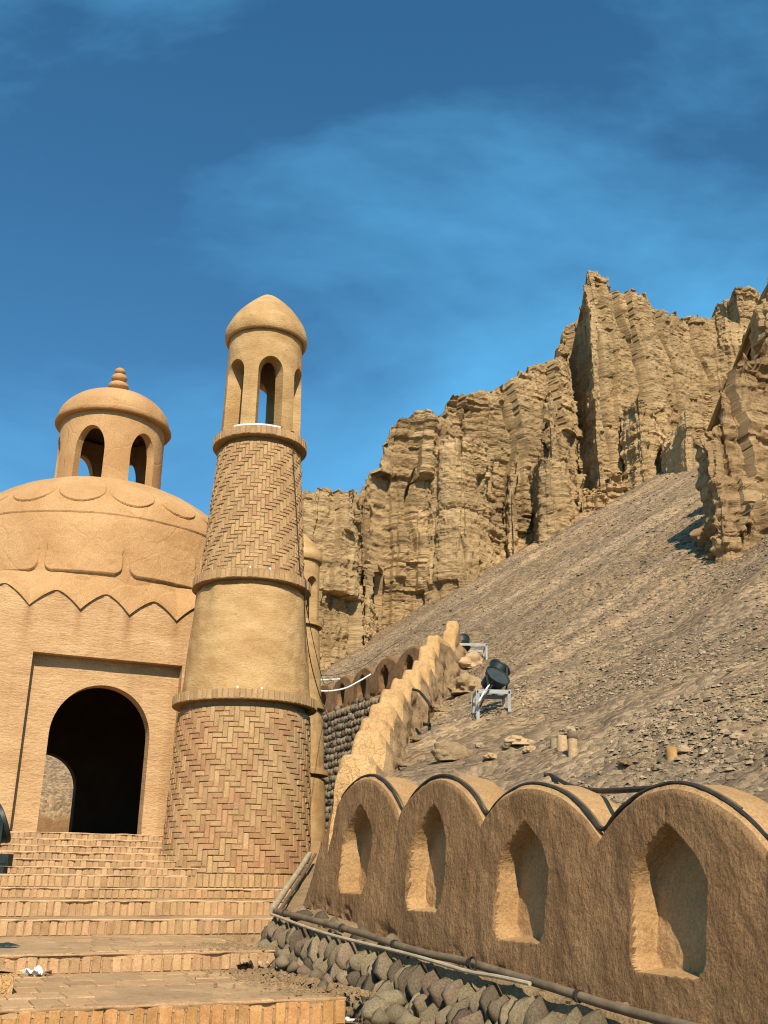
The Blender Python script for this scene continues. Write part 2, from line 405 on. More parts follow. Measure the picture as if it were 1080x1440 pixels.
def scree_mat():
    m = bpy.data.materials.new('scree'); m.use_nodes = True
    nt = m.node_tree; N, L = nt.nodes, nt.links
    b = N['Principled BSDF']; b.inputs['Roughness'].default_value = 0.95; b.inputs['Specular IOR Level'].default_value = 0.08
    tc = N.new('ShaderNodeTexCoord'); v = tc.outputs['Object']
    def nz(s, d, r, vec=None):
        n = N.new('ShaderNodeTexNoise'); n.inputs['Scale'].default_value = s; n.inputs['Detail'].default_value = d; n.inputs['Roughness'].default_value = r
        L.new(vec if vec is not None else v, n.inputs['Vector']); return n.outputs['Fac']
    def ramp(src, p, c):
        r = N.new('ShaderNodeValToRGB')
        for i in range(2): r.color_ramp.elements[i].position = p[i]; r.color_ramp.elements[i].color = (*c[i], 1)
        L.new(src, r.inputs['Fac']); return r.outputs['Color']
    def mul(a, c, mode='MULTIPLY', f=1.0):
        x = N.new('ShaderNodeMix'); x.data_type = 'RGBA'; x.blend_type = mode
        if isinstance(f, float): x.inputs[0].default_value = f
        else: L.new(f, x.inputs[0])
        L.new(a, x.inputs[6]); L.new(c, x.inputs[7]); return x.outputs[2]
    # streaks of paler gravel running down the fall line
    mp = N.new('ShaderNodeMapping'); mp.vector_type = 'TEXTURE'; mp.inputs['Rotation'].default_value = (0, 0, math.atan2(0.35, 0.55)); mp.inputs['Scale'].default_value = (14, 0.9, 14)
    L.new(v, mp.inputs['Vector'])
    st = ramp(nz(1.0, 5, 0.6, mp.outputs['Vector']), (0.45, 0.62), ((0.27, 0.19, 0.11), (0.40, 0.285, 0.168)))
    lo = ramp(nz(0.35, 6, 0.6), (0.4, 0.62), ((0.86, 0.86, 0.88), (1.12, 1.08, 1.0)))
    c = mul(st, lo)
    vo = N.new('ShaderNodeTexVoronoi'); vo.inputs['Scale'].default_value = 11.0; L.new(v, vo.inputs['Vector'])
    sep = N.new('ShaderNodeSeparateColor'); L.new(vo.outputs['Color'], sep.inputs['Color'])
    c = mul(c, ramp(sep.outputs[0], (0.1, 0.95), ((0.62, 0.63, 0.66), (1.4, 1.36, 1.28))))
    c = mul(c, ramp(nz(45, 4, 0.7), (0.3, 0.7), ((0.72, 0.72, 0.72), (1.2, 1.2, 1.2))))
    L.new(c, b.inputs['Base Color'])
    h = N.new('ShaderNodeMath'); h.operation = 'MULTIPLY_ADD'; L.new(vo.outputs['Distance'], h.inputs[0]); h.inputs[1].default_value = -0.8; L.new(nz(14, 7, 0.7), h.inputs[2])
    bp = N.new('ShaderNodeBump'); bp.inputs['Strength'].default_value = 0.9; bp.inputs['Distance'].default_value = 0.05
    L.new(h.outputs[0], bp.inputs['Height']); L.new(bp.outputs['Normal'], b.inputs['Normal'])
    return m
M['scree'] = scree_mat()

def facade_mat(src, gv, t0, period, ztip):
    """plaster with dirt runs below the tips of the petals"""
    m = src.copy(); m.name = 'facade_plaster'; nt = m.node_tree; N, L = nt.nodes, nt.links
    b = N['Principled BSDF']; old = b.inputs['Base Color'].links[0].from_socket
    tc = N.new('ShaderNodeTexCoord')
    dt = N.new('ShaderNodeVectorMath'); dt.operation = 'DOT_PRODUCT'; L.new(tc.outputs['Object'], dt.inputs[0]); dt.inputs[1].default_value = tuple(gv)
    def ma(op, a, bb, c=None):
        n = N.new('ShaderNodeMath'); n.operation = op
        for i, v in enumerate((a, bb, c)):
            if v is None: continue
            if isinstance(v, (int, float)): n.inputs[i].default_value = v
            else: L.new(v, n.inputs[i])
        return n.outputs[0]
    nz = N.new('ShaderNodeTexNoise'); nz.inputs['Scale'].default_value = 2.5; nz.inputs['Detail'].default_value = 5; L.new(tc.outputs['Object'], nz.inputs['Vector'])
    u = ma('ADD', ma('DIVIDE', ma('SUBTRACT', dt.outputs['Value'], t0), period), ma('MULTIPLY', ma('SUBTRACT', nz.outputs['Fac'], 0.5), 0.12))
    fr = ma('FRACT', u, 0.0)
    d = ma('ABSOLUTE', ma('SUBTRACT', fr, 0.5), 0.0)
    run = N.new('ShaderNodeMapRange'); run.inputs['From Min'].default_value = 0.13; run.inputs['From Max'].default_value = 0.0; L.new(d, run.inputs['Value'])
    sx = N.new('ShaderNodeSeparateXYZ'); L.new(tc.outputs['Object'], sx.inputs[0])
    zf_ = N.new('ShaderNodeMapRange'); zf_.inputs['From Min'].default_value = ztip - 0.75; zf_.inputs['From Max'].default_value = ztip - 0.05; L.new(sx.outputs['Z'], zf_.inputs['Value'])
    n2 = N.new('ShaderNodeTexNoise'); n2.inputs['Scale'].default_value = 1.3; n2.inputs['Detail'].default_value = 6; L.new(tc.outputs['Object'], n2.inputs['Vector'])
    k = ma('MULTIPLY', ma('MULTIPLY', run.outputs['Result'], zf_.outputs['Result']), ma('MULTIPLY', n2.outputs['Fac'], 1.3))
    mx = N.new('ShaderNodeMix'); mx.data_type = 'RGBA'; L.new(k, mx.inputs[0]); L.new(old, mx.inputs[6]); mx.inputs[7].default_value = (0.30, 0.155, 0.06, 1)
    L.new(mx.outputs[2], b.inputs['Base Color'])
    return m

# ------------------------------------------------------------------ layout of the place
TH = R(24.5)                                             # the building and its stairs are turned this much
GU = np.array([-math.sin(TH), math.cos(TH), 0.0])        # into the building
GV = np.array([math.cos(TH), math.sin(TH), 0.0])         # along the facade
TW = R(26.75)
WD = np.array([math.sin(TW), -math.cos(TW), 0.0])        # along the niche wall, towards the viewer
WN = np.array([-math.cos(TW), -math.sin(TW), 0.0])       # its outward normal
AW = 1.313
K0 = at(468, 1180, 10.0) * np.array([1, 1, 0])
STEP_PTS = [(476, 1085, 10.1), (479, 1061, 10.9), (499, 1029, 12.1), (509, 1006, 13.3), (521, 987, 14.6), (536, 969, 15.9),
            (551, 955, 17.2), (567, 942, 18.5), (581, 930, 19.9), (590, 907, 21.3), (600, 893, 22.7), (628, 879, 24.2)]
SW = np.array([at(*p) for p in STEP_PTS])                # left edge of the climbing wall's lobes
PAR0 = at(594, 900, 24.8)
PAR1 = PAR0 + GU * 13.5
REAR1 = PAR1 - GV * 45

pA, pB = at(445, 945, 40), at(800, 725, 50)
TB = 0.35
TA = (pB[2] - pA[2] - TB * (pB[1] - pA[1])) / (pB[0] - pA[0])
TC_ = pA[2] - TA * pA[0] - TB * pA[1]
q1, q2, q3 = at(692, 1012, 14.7), at(560, 1054, 14.7), at(735, 1098, 8.3)
BP = np.linalg.solve(np.array([[q[0], q[1], 1] for q in (q1, q2, q3)]), np.array([q[2] for q in (q1, q2, q3)]))
def smax(a, b, k):
    h = np.clip(0.5 + 0.5 * (a - b) / k, 0, 1)
    return b * (1 - h) + a * h + k * h * (1 - h)
def hill_z(x, y):
    x = np.asarray(x, float); y = np.asarray(y, float)
    ye = np.where(y > 52, 52 + 6 * np.tanh((y - 52) / 30), y)
    xe = np.where(x > 45, 45 + 20 * np.tanh((x - 45) / 40), x)
    t = TA * xe + TB * ye + TC_
    bnch = BP[0] * np.minimum(x, 9) + BP[1] * np.minimum(y, 30) + BP[2]
    z = smax(t, bnch, 0.9)
    q = x * GU[0] + y * GU[1]
    qr = PAR1[0] * GU[0] + PAR1[1] * GU[1]
    left = 2.0 + 9.0 * np.tanh(np.maximum(q - qr, 0) * 0.06)
    z = np.where(x < 2, smax(z, np.where(x < -3, left, left - (x + 3) * 2), 0.8), z)
    # the bench is cut down to the back of the niche wall
    db = -((x - K0[0]) * WN[0] + (y - K0[1]) * WN[1]); kk = ((x - K0[0]) * WD[0] + (y - K0[1]) * WD[1]) / AW
    dq = np.maximum(db - 0.4, 0)
    lim = 0.50 - 0.10 * np.clip(kk, -1, 8) + 0.30 * dq + 0.10 * dq ** 2 + 3.0 * np.maximum(-kk - 0.2, 0)
    return -smax(-z, -lim, 0.35)
mid = SW + np.array([0.25, 0, 0])
BARRIER = [tuple((K0 - WN * 0.30 + WD * AW * k)[:2]) for k in (9, 0.1)] + [tuple(p[:2]) for p in mid[1:]] + \
          [tuple((PAR0 + GV * 0.35)[:2]), tuple((PAR1 + GV * 0.3 + GU * 0.3)[:2]), tuple((REAR1 + GU * 0.3)[:2])]
POLY = BARRIER + [(-300.0, 40.0), (-300.0, 900.0), (900.0, 900.0), (900.0, -40.0), (BARRIER[0][0] + 4, -40.0)]
def in_hill(x, y):
    x = np.asarray(x, float); y = np.asarray(y, float)
    ins = np.zeros(x.shape, bool)
    n = len(POLY)
    for i in range(n):
        (x1, y1), (x2, y2) = POLY[i], POLY[(i + 1) % n]
        c = ((y1 > y) != (y2 > y)) & (x < (x2 - x1) * (y - y1) / ((y2 - y1) if y2 != y1 else 1e-9) + x1)
        ins ^= c
    return ins
FALL = np.array([TA, TB]) / math.hypot(TA, TB)
def hill_rel(x, y):
    a = x * FALL[0] + y * FALL[1]; c = -x * FALL[1] + y * FALL[0]
    d = np.hypot(x, y)
    tal = sstep(-0.3, 0.8, (TA * x + TB * y + TC_) - (BP[0] * x + BP[1] * y + BP[2]))
    r = 0.24 * fbm(a * 0.05, c * 0.55, 0, 4, 5) * tal + 0.10 * fbm(x * 0.5, y * 0.5, 0, 4, 9) + 0.035 * fbm(x * 2.2, y * 2.2, 0, 4, 21)
    r += 0.016 * fbm(x * 9, y * 9, 0, 3, 33) * (d < 40)
    return r

# ground to the horizon
g = 3000.0
me = mesh_py('ground', [(-g, -g, -1.7), (g, -g, -1.7), (g, g, -1.7), (-g, g, -1.7)], [(0, 1, 2, 3)], M['ground'])
tag(add('ground', me), 'flat dusty desert ground reaching to the horizon', None, None, 'structure')

# hillside with talus
ang = np.concatenate([np.linspace(-75, -29, 60, endpoint=False), np.linspace(-29, 29, 520), np.linspace(29, 80, 70)[1:]])
rad = 4.3 * 1.0115 ** np.arange(440)
A_, R_ = np.meshgrid(np.radians(ang), rad, indexing='ij')
hx, hy = R_ * np.sin(A_), R_ * np.cos(A_)
ins = in_hill(hx, hy)
hz = hill_z(hx, hy) + hill_rel(hx, hy)
hz = np.where(ins, hz, -3.0)
V = np.stack([hx, hy, hz], -1).reshape(-1, 3)
Fh = gridf(len(ang), len(rad))
keep = ins.ravel()[Fh].any(1)
me = mesh_np('hillside', V, Fh[keep][:, ::-1], M['scree'])
tag(add('hillside', me), 'brown gravelly talus slope rising to the cliffs', None, None, 'structure')

# ------------------------------------------------------------------ cliffs
def smooth1(a, n):
    if n < 2: return a
    k = np.ones(n) / n
    return np.convolve(np.pad(a, (n, n), mode='edge'), k, mode='same')[n:-n]
def cliff_sheet(ctrl, res=0.065, batter=0.09, flute=0.34, strata=0.13, rough=0.13, seed=0, jag=0.35, fl=2.4, smooth=0.5, back=7.0, base_drop=1.5, zbase=None, lean=0.0, px_ref=None, gully=1.0, top_round=0.0, bx=0.1):
    T = np.array([at(px, py, Y) for px, py, Y in ctrl])
    seg = np.hypot(np.diff(T[:, 0]), np.diff(T[:, 1])); s = np.concatenate([[0], np.cumsum(seg)])
    n = int(s[-1] / res) + 2
    ss = np.linspace(0, s[-1], n)
    X, Y, ZT = (np.interp(ss, s, T[:, i]) for i in range(3))
    w = max(1, int(smooth / res)); X, Y = smooth1(X, w), smooth1(Y, w); ZT = smooth1(ZT, max(1, w // 2))
    ZT = ZT + jag * (0.6 * noise(ss / 1.3, seed, 0, seed) + 0.4 * np.round(1.5 * noise(ss / 0.45, seed, 3, seed + 1)) / 1.5 + 0.25 * noise(ss / 0.18, 1, 0, seed + 2))
    ZB = (hill_z(X, Y) if zbase is None else np.full(n, zbase)) - base_drop
    tx, ty = np.gradient(X), np.gradient(Y); w2 = max(3, int(0.9 / res)); tx, ty = smooth1(tx, w2), smooth1(ty, w2)
    l = np.hypot(tx, ty) + 1e-9; nx, ny = ty / l, -tx / l
    m = int(np.max(ZT - ZB) / res) + 2
    v = np.linspace(0, 1, m)[None, :]
    Z = ZB[:, None] + (ZT - ZB)[:, None] * v
    S = np.broadcast_to(ss[:, None], Z.shape)
    Xg, Yg = X[:, None], Y[:, None]
    # vertical joints: flat-faced columns with sharp arrises
    Sw = S + 0.30 * noise(S * 0.4, Z * 0.18, 0, seed + 40) + 0.06 * lnoise(S * 2.0, Z * 1.6, seed + 41)
    off = flute * 1.1 * lnoise(Sw / fl, Z * 0.045, seed + 3)
    off = off + flute * 0.50 * cell(Sw / (fl * 0.55) + 0.35 * lnoise(Z * 0.22, S * 0.1, seed + 12), Z * 0.10 + 0.4 * cell(Sw / fl, 0, seed + 13), seed + 4)
    off = off + flute * 0.22 * cell(Sw / (fl * 0.2), Z * 0.35 + cell(Sw / (fl * 0.2), 0, seed + 15), seed + 14)
    g1 = np.abs(((Sw / (fl * 1.1) + 0.3 * noise(Z * 0.3, 0, 0, seed + 16)) % 1.0) - 0.5) * fl * 1.1
    off = off - gully * flute * 1.0 * np.clip(1 - g1 / 0.22, 0, 1) * (cell(Sw / (fl * 1.1) + 0.5, 0, seed + 17) > -0.2) * (0.35 + 0.65 * v)
    # horizontal beds: thin ledges standing proud or worn back
    zw = Z + 0.18 * noise(S * 0.22, Z * 0.2, 0, seed + 50) + 0.05 * lnoise(S * 1.3, Z * 1.0, seed + 55)
    mask = 0.30 + 1.0 * np.clip(noise(S * 0.15, Z * 0.17, 0, seed + 60) + 0.30, 0, 1)
    st = 0.9 * cell(zw * 1.05, S * 0.05, seed + 6) + 0.7 * cell(zw * 2.7, S * 0.16 + 0.5 * lnoise(Z, S * 0.3, seed + 65), seed + 7) + 0.45 * cell(zw * 6.0, S * 0.35 + 0.7 * lnoise(Z * 2, S * 0.4, seed + 66), seed + 8)
    st = st + 0.35 * np.clip(1 - np.abs(((zw * 2.7) % 1.0) - 0.0) * 6, 0, 1) * -1.6
    off = off + strata * mask * st
    cap = sstep(0.88, 1.0, v + 0.05 * noise(S * 0.8, 0, 0, seed + 61))
    off = off + strata * 1.3 * cap * cell(zw * 2.4, S * 0.8, seed + 62)
    off = off + rough * (0.8 * lnoise(S * 0.8, Z * 0.7, seed + 9) + 0.55 * lnoise(S * 2.1, Z * 2.6, seed + 19) + 0.40 * lnoise(S * 4.7, Z * 6.3, seed + 29) + 0.22 * lnoise(S * 9.5, Z * 13, seed + 39))
    off = off - batter * (Z - ZB[:, None]) - top_round * np.clip(v - 0.8, 0, 1) ** 2 * 25 * 0.3
    off = off - lean * 0
    gx, gy = Xg + nx[:, None] * off, Yg + ny[:, None] * off
    P = np.stack([gx, gy, Z], -1)
    caps = []
    for k, bk in enumerate((0.25, 0.7, 1.6, 3.5, back)):
        cx = P[:, -1, 0] + bx * bk - nx * 0.1; cy = P[:, -1, 1] + bk
        cz = ZT + 0.2 * noise(ss / 0.6, bk, 0, seed + 70 + k) - (0.02 + 0.05 * bk)
        caps.append(np.stack([cx, cy, cz], -1))
    caps.append(np.stack([P[:, -1, 0] + bx * back, P[:, -1, 1] + back + 1.0, ZB], -1))
    P = np.concatenate([P] + [c[:, None, :] for c in caps], 1)
    nu, nv = P.shape[:2]
    return P.reshape(-1, 3), gridf(nu, nv)
def join(parts):
    V, Fc, n = [], [], 0
    for v, f in parts: V.append(v); Fc.append(f + n); n += len(v)
    return np.concatenate(V), np.concatenate(Fc)

main = [(290, 800, 37), (345, 742, 38.5), (400, 700, 39.5), (428, 688, 40), (462, 683, 40.3), (486, 690, 40.8), (500, 694, 41.5), (507, 697, 43), (522, 703, 42.6), (530, 672, 43.6), (541, 622, 44.3),
        (548, 606, 44.6), (562, 597, 44.6), (580, 583, 45), (598, 577, 45), (612, 582, 45.6), (620, 573, 46), (650, 557, 46.5), (690, 545, 47), (720, 535, 47.5), (745, 520, 48),
        (772, 506, 48.5), (785, 497, 49.2), (793, 480, 50.6), (799, 458, 51.4), (808, 446, 51.0), (812, 425, 48.8), (814, 384, 47.5), (822, 377, 47.3), (834, 370, 47.3), (848, 371, 47.7), (868, 390, 48.4), (905, 413, 49.4), (940, 440, 50.6), (975, 446, 51.8),
        (1003, 440, 52.5), (1040, 452, 51), (1090, 470, 48), (1160, 440, 45)]
parts = [cliff_sheet(main, seed=3, flute=0.68, strata=0.11, res=0.06, back=1.4, fl=2.6, smooth=0.25, batter=0.03)]
# lower buttresses standing in front of the wall
parts.append(cliff_sheet([(488, 800, 45), (500, 792, 42.6), (512, 786, 41.6), (524, 790, 41.8), (532, 800, 44)], seed=14, flute=0.2, fl=1.2, back=1.2, jag=0.3))
parts.append(cliff_sheet([(590, 640, 47), (600, 622, 45), (622, 608, 44), (650, 603, 43.6), (676, 606, 43.9), (694, 618, 44.8), (702, 640, 47)], seed=23, flute=0.35, back=1.2, batter=0.06, jag=0.4))
parts.append(cliff_sheet([(648, 720, 49), (655, 700, 46.6), (668, 690, 45.4), (690, 688, 45.4), (706, 690, 46.5)], seed=31, flute=0.3, fl=1.6, back=1.2, batter=0.10))
parts.append(cliff_sheet([(697, 680, 48), (704, 668, 46), (718, 662, 45.4), (733, 664, 45.8)], seed=37, flute=0.3, fl=1.5, back=1.2))
parts.append(cliff_sheet([(735, 680, 49.5), (741, 660, 47.5), (755, 646, 44.6), (775, 640, 44.3), (797, 640, 44.7), (810, 650, 46.0), (818, 672, 48.5)], seed=44, flute=0.25, fl=2, back=1.2, batter=0.05))
parts.append(cliff_sheet([(748, 570, 50), (756, 548, 47.6), (768, 540, 46.8), (786, 544, 47), (797, 556, 48.0), (802, 580, 50.5)], seed=51, flute=0.3, fl=1.6, back=1.2, batter=0.06))
parts.append(cliff_sheet([(866, 600, 49.5), (874, 570, 47), (886, 550, 46.2), (902, 545, 46), (916, 556, 46.3), (926, 580, 47), (932, 610, 49)], seed=58, flute=0.25, fl=1.6, back=1.2, batter=0.07, jag=0.25))
parts.append(cliff_sheet([(926, 640, 48), (933, 612, 44.5), (944, 588, 42.2), (957, 574, 41.4), (975, 578, 41.4), (998, 590, 41.8), (1020, 600, 42.5), (1035, 640, 45)], seed=65, flute=0.25, fl=2, back=1.2, batter=0.06, jag=0.3))
# the rough rounded shoulder behind the near outcrop
parts.append(cliff_sheet([(1000, 560, 40), (1008, 530, 37), (1030, 512, 36), (1060, 498, 35), (1100, 470, 34), (1150, 450, 33)], seed=71, flute=0.5, back=5, batter=0.16))
# flat-topped butte far behind
parts.append(cliff_sheet([(985, 440, 66), (1002, 424, 64), (1022, 406, 62), (1035, 402, 61), (1060, 400, 61.5), (1073, 404, 62), (1085, 420, 66)], seed=79, flute=0.3, back=5, batter=0.04, jag=0.25))
# dark stack cut by the right edge of the picture
parts.append(cliff_sheet([(1060, 480, 42), (1068, 440, 40), (1073, 392, 39), (1085, 376, 38.5), (1120, 370, 38.5), (1170, 400, 40)], seed=83, flute=0.4, back=5, batter=0.03))
# low ledges at the foot of the tower
parts.append(cliff_sheet([(795, 694, 49), (815, 676, 47), (850, 664, 46.6), (890, 660, 46.6), (925, 660, 47.5)], seed=88, flute=0.4, fl=1.2, strata=0.3, back=1.2, batter=0.5, jag=0.4))
parts.append(cliff_sheet([(792, 712, 47), (808, 700, 45.8), (840, 690, 45.6), (862, 689, 46), (872, 694, 47)], seed=91, flute=0.35, fl=1.0, strata=0.3, back=1.2, batter=0.35, jag=0.3))
V, Fc = join(parts)
me = mesh_np('cliff', V, Fc, M['cliff'], False)
tag(add('cliff', me), 'layered tan sandstone cliff with buttresses and a jagged tower', None, None, 'structure')
# near outcrop on the right
YO = 20.0
for yo in np.linspace(15, 40, 500):
    po = at(988, 785, yo)
    if po[2] < hill_z(po[0], po[1]): YO = yo; break
oc = [(1010, 640, 26), (996, 640, 22.5), (986, 625, 20.6), (992, 602, 19.8), (1003, 580, 19.6), (1020, 552, 19.6), (1042, 530, 19.7), (1065, 505, 20), (1090, 470, 20.3), (1130, 440, 21), (1190, 430, 23)]
oc = [(a, b, c * (YO + 0.3) / 19.6) for a, b, c in oc]
parts = [cliff_sheet(oc, res=0.04, seed=101, flute=0.42, fl=1.3, strata=0.19, rough=0.13, batter=0.05, back=3, bx=0.9, jag=0.7, smooth=0.35, base_drop=0.8)]
oc2 = [(1000, 745, 21), (988, 742, 19.6), (992, 735, 18.9), (1012, 728, 18.6), (1040, 720, 18.6), (1075, 700, 18.9), (1120, 690, 19.5)]
oc2 = [(a, b, c * YO / 18.9) for a, b, c in oc2]
parts.append(cliff_sheet(oc2, res=0.04, seed=111, flute=0.3, fl=0.9, strata=0.16, rough=0.12, batter=0.10, back=1.2, jag=0.3, smooth=0.3, base_drop=0.8))
V, Fc = join(parts)
me = mesh_np('rock_outcrop', V, Fc, M['outcrop'], False)
tag(add('rock_outcrop', me), 'craggy layered rock outcrop standing on the talus at the right edge', None, None, 'structure')

# loose stones on the slope: nobody could count them
NS = 120000
rr = 7.0 * (60 / 7.0) ** (RNG.random(NS) ** 1.25)
aa = np.radians(RNG.uniform(-4, 33, NS))
sx, sy = rr * np.sin(aa), rr * np.cos(aa)
dens = noise(sx * 0.35, sy * 0.35, 0, 77) + 0.6 * noise(sx * 1.1, sy * 1.1, 0, 78)
tal = (TA * sx + TB * sy + TC_) - (BP[0] * sx + BP[1] * sy + BP[2])
ok = in_hill(sx - 0.3, sy) & in_hill(sx, sy - 0.35) & (dens + np.clip(tal, -1.5, 1.0) * 0.6 + RNG.normal(0, 0.35, NS) > -0.15)
sx, sy, rr = sx[ok], sy[ok], rr[ok]
n = len(sx)
sz = hill_z(sx, sy) + hill_rel(sx, sy)
size = np.clip(np.exp(RNG.normal(math.log(0.0125), 0.48, n)), 0.005, 0.036) * (1 + 0.012 * rr)
base = np.array([(1, 0, -.3), (.3, .95, -.3), (-.8, .55, -.3), (-.8, -.6, -.3), (.35, -.95, -.3), (.55, .35, .6), (-.5, .3, .7), (-.05, -.6, .65)])
bf = [(0, 1, 5), (1, 2, 6), (1, 6, 5), (2, 3, 6), (3, 7, 6), (3, 4, 7), (4, 0, 7), (0, 5, 7), (5, 6, 7)]
jit = base[None] * (1 + RNG.uniform(-.35, .35, (n, 8, 3)))
sc3 = size[:, None] * np.stack([RNG.uniform(.7, 1.5, n), RNG.uniform(.6, 1.1, n), RNG.uniform(.55, 1.0, n)], 1)
P = jit * sc3[:, None, :]
ca, sa = np.cos(RNG.uniform(0, 6.28, n)), np.sin(RNG.uniform(0, 6.28, n))
x = P[..., 0] * ca[:, None] - P[..., 1] * sa[:, None]; y = P[..., 0] * sa[:, None] + P[..., 1] * ca[:, None]
V = np.stack([x + sx[:, None], y + sy[:, None], P[..., 2] + sz[:, None] + size[:, None] * 0.1], -1)
Fs = (np.array(bf)[None] + (np.arange(n) * 8)[:, None, None]).reshape(-1, 3)
me = mesh_np('scree_stones', V.reshape(-1, 3), Fs, M['stone_scree'], smooth=False)
tag(add('scree_stones', me), 'loose angular gravel scattered over the slope', 'gravel', None, 'stuff')

# ------------------------------------------------------------------ brick pieces
def proj(P):
    P = np.asarray(P, float); d = np.dot(P, _F)
    return CX + F_PX * np.dot(P, CR) / d, CY - F_PX * np.dot(P, CU) / d
def brick_vf(w, d, h, ch=0.006, rng=None, j=0.003):
    """w along x, h along z, front face at y=0 looking to -y, body goes back to y=d; chipped front edge"""
    r = rng or random
    def q(a): return a + r.uniform(-j, j)
    V = [(sx * w / 2, d, sz * h / 2) for sx, sz in ((-1, -1), (1, -1), (1, 1), (-1, 1))]
    V += [(q(sx * w / 2 * 0.995), q(ch * 1.3), q(sz * h / 2 * 0.995)) for sx, sz in ((-1, -1), (1, -1), (1, 1), (-1, 1))]
    V += [(q(sx * (w / 2 - ch)), r.uniform(-j, j) * 0.7, q(sz * (h / 2 - ch))) for sx, sz in ((-1, -1), (1, -1), (1, 1), (-1, 1))]
    Fc = [(8, 9, 10, 11)]
    for a in range(4):
        b = (a + 1) % 4
        Fc += [(4 + a, 4 + b, 8 + b, 8 + a), (a, b, 4 + b, 4 + a)]
    return V, Fc
def frame(o, x, y, z):
    return Matrix(((x[0], y[0], z[0], o[0]), (x[1], y[1], z[1], o[1]), (x[2], y[2], z[2], o[2]), (0, 0, 0, 1)))
class Pool:
    """shared brick meshes by size"""
    def __init__(s, mat, nvar=4): s.m, s.n, s.d = mat, nvar, {}
    def get(s, w, d, h):
        k = (round(w, 3), round(d, 3), round(h, 3), random.randrange(s.n))
        if k not in s.d: s.d[k] = mesh_py('brick', *brick_vf(w, d, h), s.m)
        return s.d[k]
class Batch:
    def __init__(s): s.V, s.F = [], []
    def put(s, vf, mtx):
        n = len(s.V)
        for v in vf[0]: s.V.append(tuple(mtx @ Vector(v)))
        s.F += [tuple(i + n for i in f) for f in vf[1]]
    def build(s, name, mat, parent): return tag(add(name, mesh_py(name, s.V, s.F, mat), parent), kind='stuff')
UP = np.array([0, 0, 1.0])

# ------------------------------------------------------------------ stairs
def qv(P): return float(np.dot(P, GU))
def tv(P): return float(np.dot(P, GV))
def gp(t, q, z): return GV * t + GU * q + UP * z
def on_q(px, py, q): return on_plane(px, py, GU * q, GU)
p = at(200, 1341, 9.2); Q = [0, qv(p)]; Z = [0, p[2]]
Z[0] = on_q(200, 1368, Q[1])[2]; Q[0] = qv(on_z(250, 1413, Z[0]))
for yb, yt in ((1315, 1293), (1288.5, 1267), (1264, 1249.5)):
    qn = qv(on_z(200, yb, Z[-1])); Q.append(qn); Z.append(on_q(200, yt, qn)[2])
Q.append(Q[-1] + 0.55); Z.append(on_q(200, 1231.5, Q[-1])[2])
TREAD = 0.33
qtop = Q[-1] + 6 * TREAD; ztop = on_q(120, 1172, qtop)[2]
z6 = Z[-1]
for k in range(1, 7): Q.append(Q[5] + k * TREAD); Z.append(z6 + (ztop - z6) * k / 6)
print('STEPS q', [round(a, 2) for a in Q], 'z', [round(a, 3) for a in Z])
QF = Q[-1] + 0.42                                        # facade plane
st = thing('brick_staircase', gp(tv(at(200, 1400, 8)), Q[0], -1.7), 'broad brick staircase rising to the arched doorway', 'stairs')
pool = Pool(M['brick_step'], 5); opool = Pool(M['brick_orange'], 5); ppool = Pool(M['paver'], 5)
BW = 0.084
t_right = [tv(on_q(487, 1405, Q[0])), tv(on_q(402, 1345, Q[1]))] + [tv(on_q(436, 1290, Q[2])), tv(on_q(442, 1268, Q[3]))] + [tv(on_q(450, 1250, Q[4]))]
_mc = at(331, 1230, 16.3); _mt, _mq, _mR = tv(_mc), qv(_mc), 1.12
t_right += [tv(on_q(264, 1240, Q[5]))] + [_mt - math.sqrt(max(_mR ** 2 - (q - _mq) ** 2, 0.16)) + 0.06 for q in Q[6:]]
far_b = Batch(); n_brick = 0
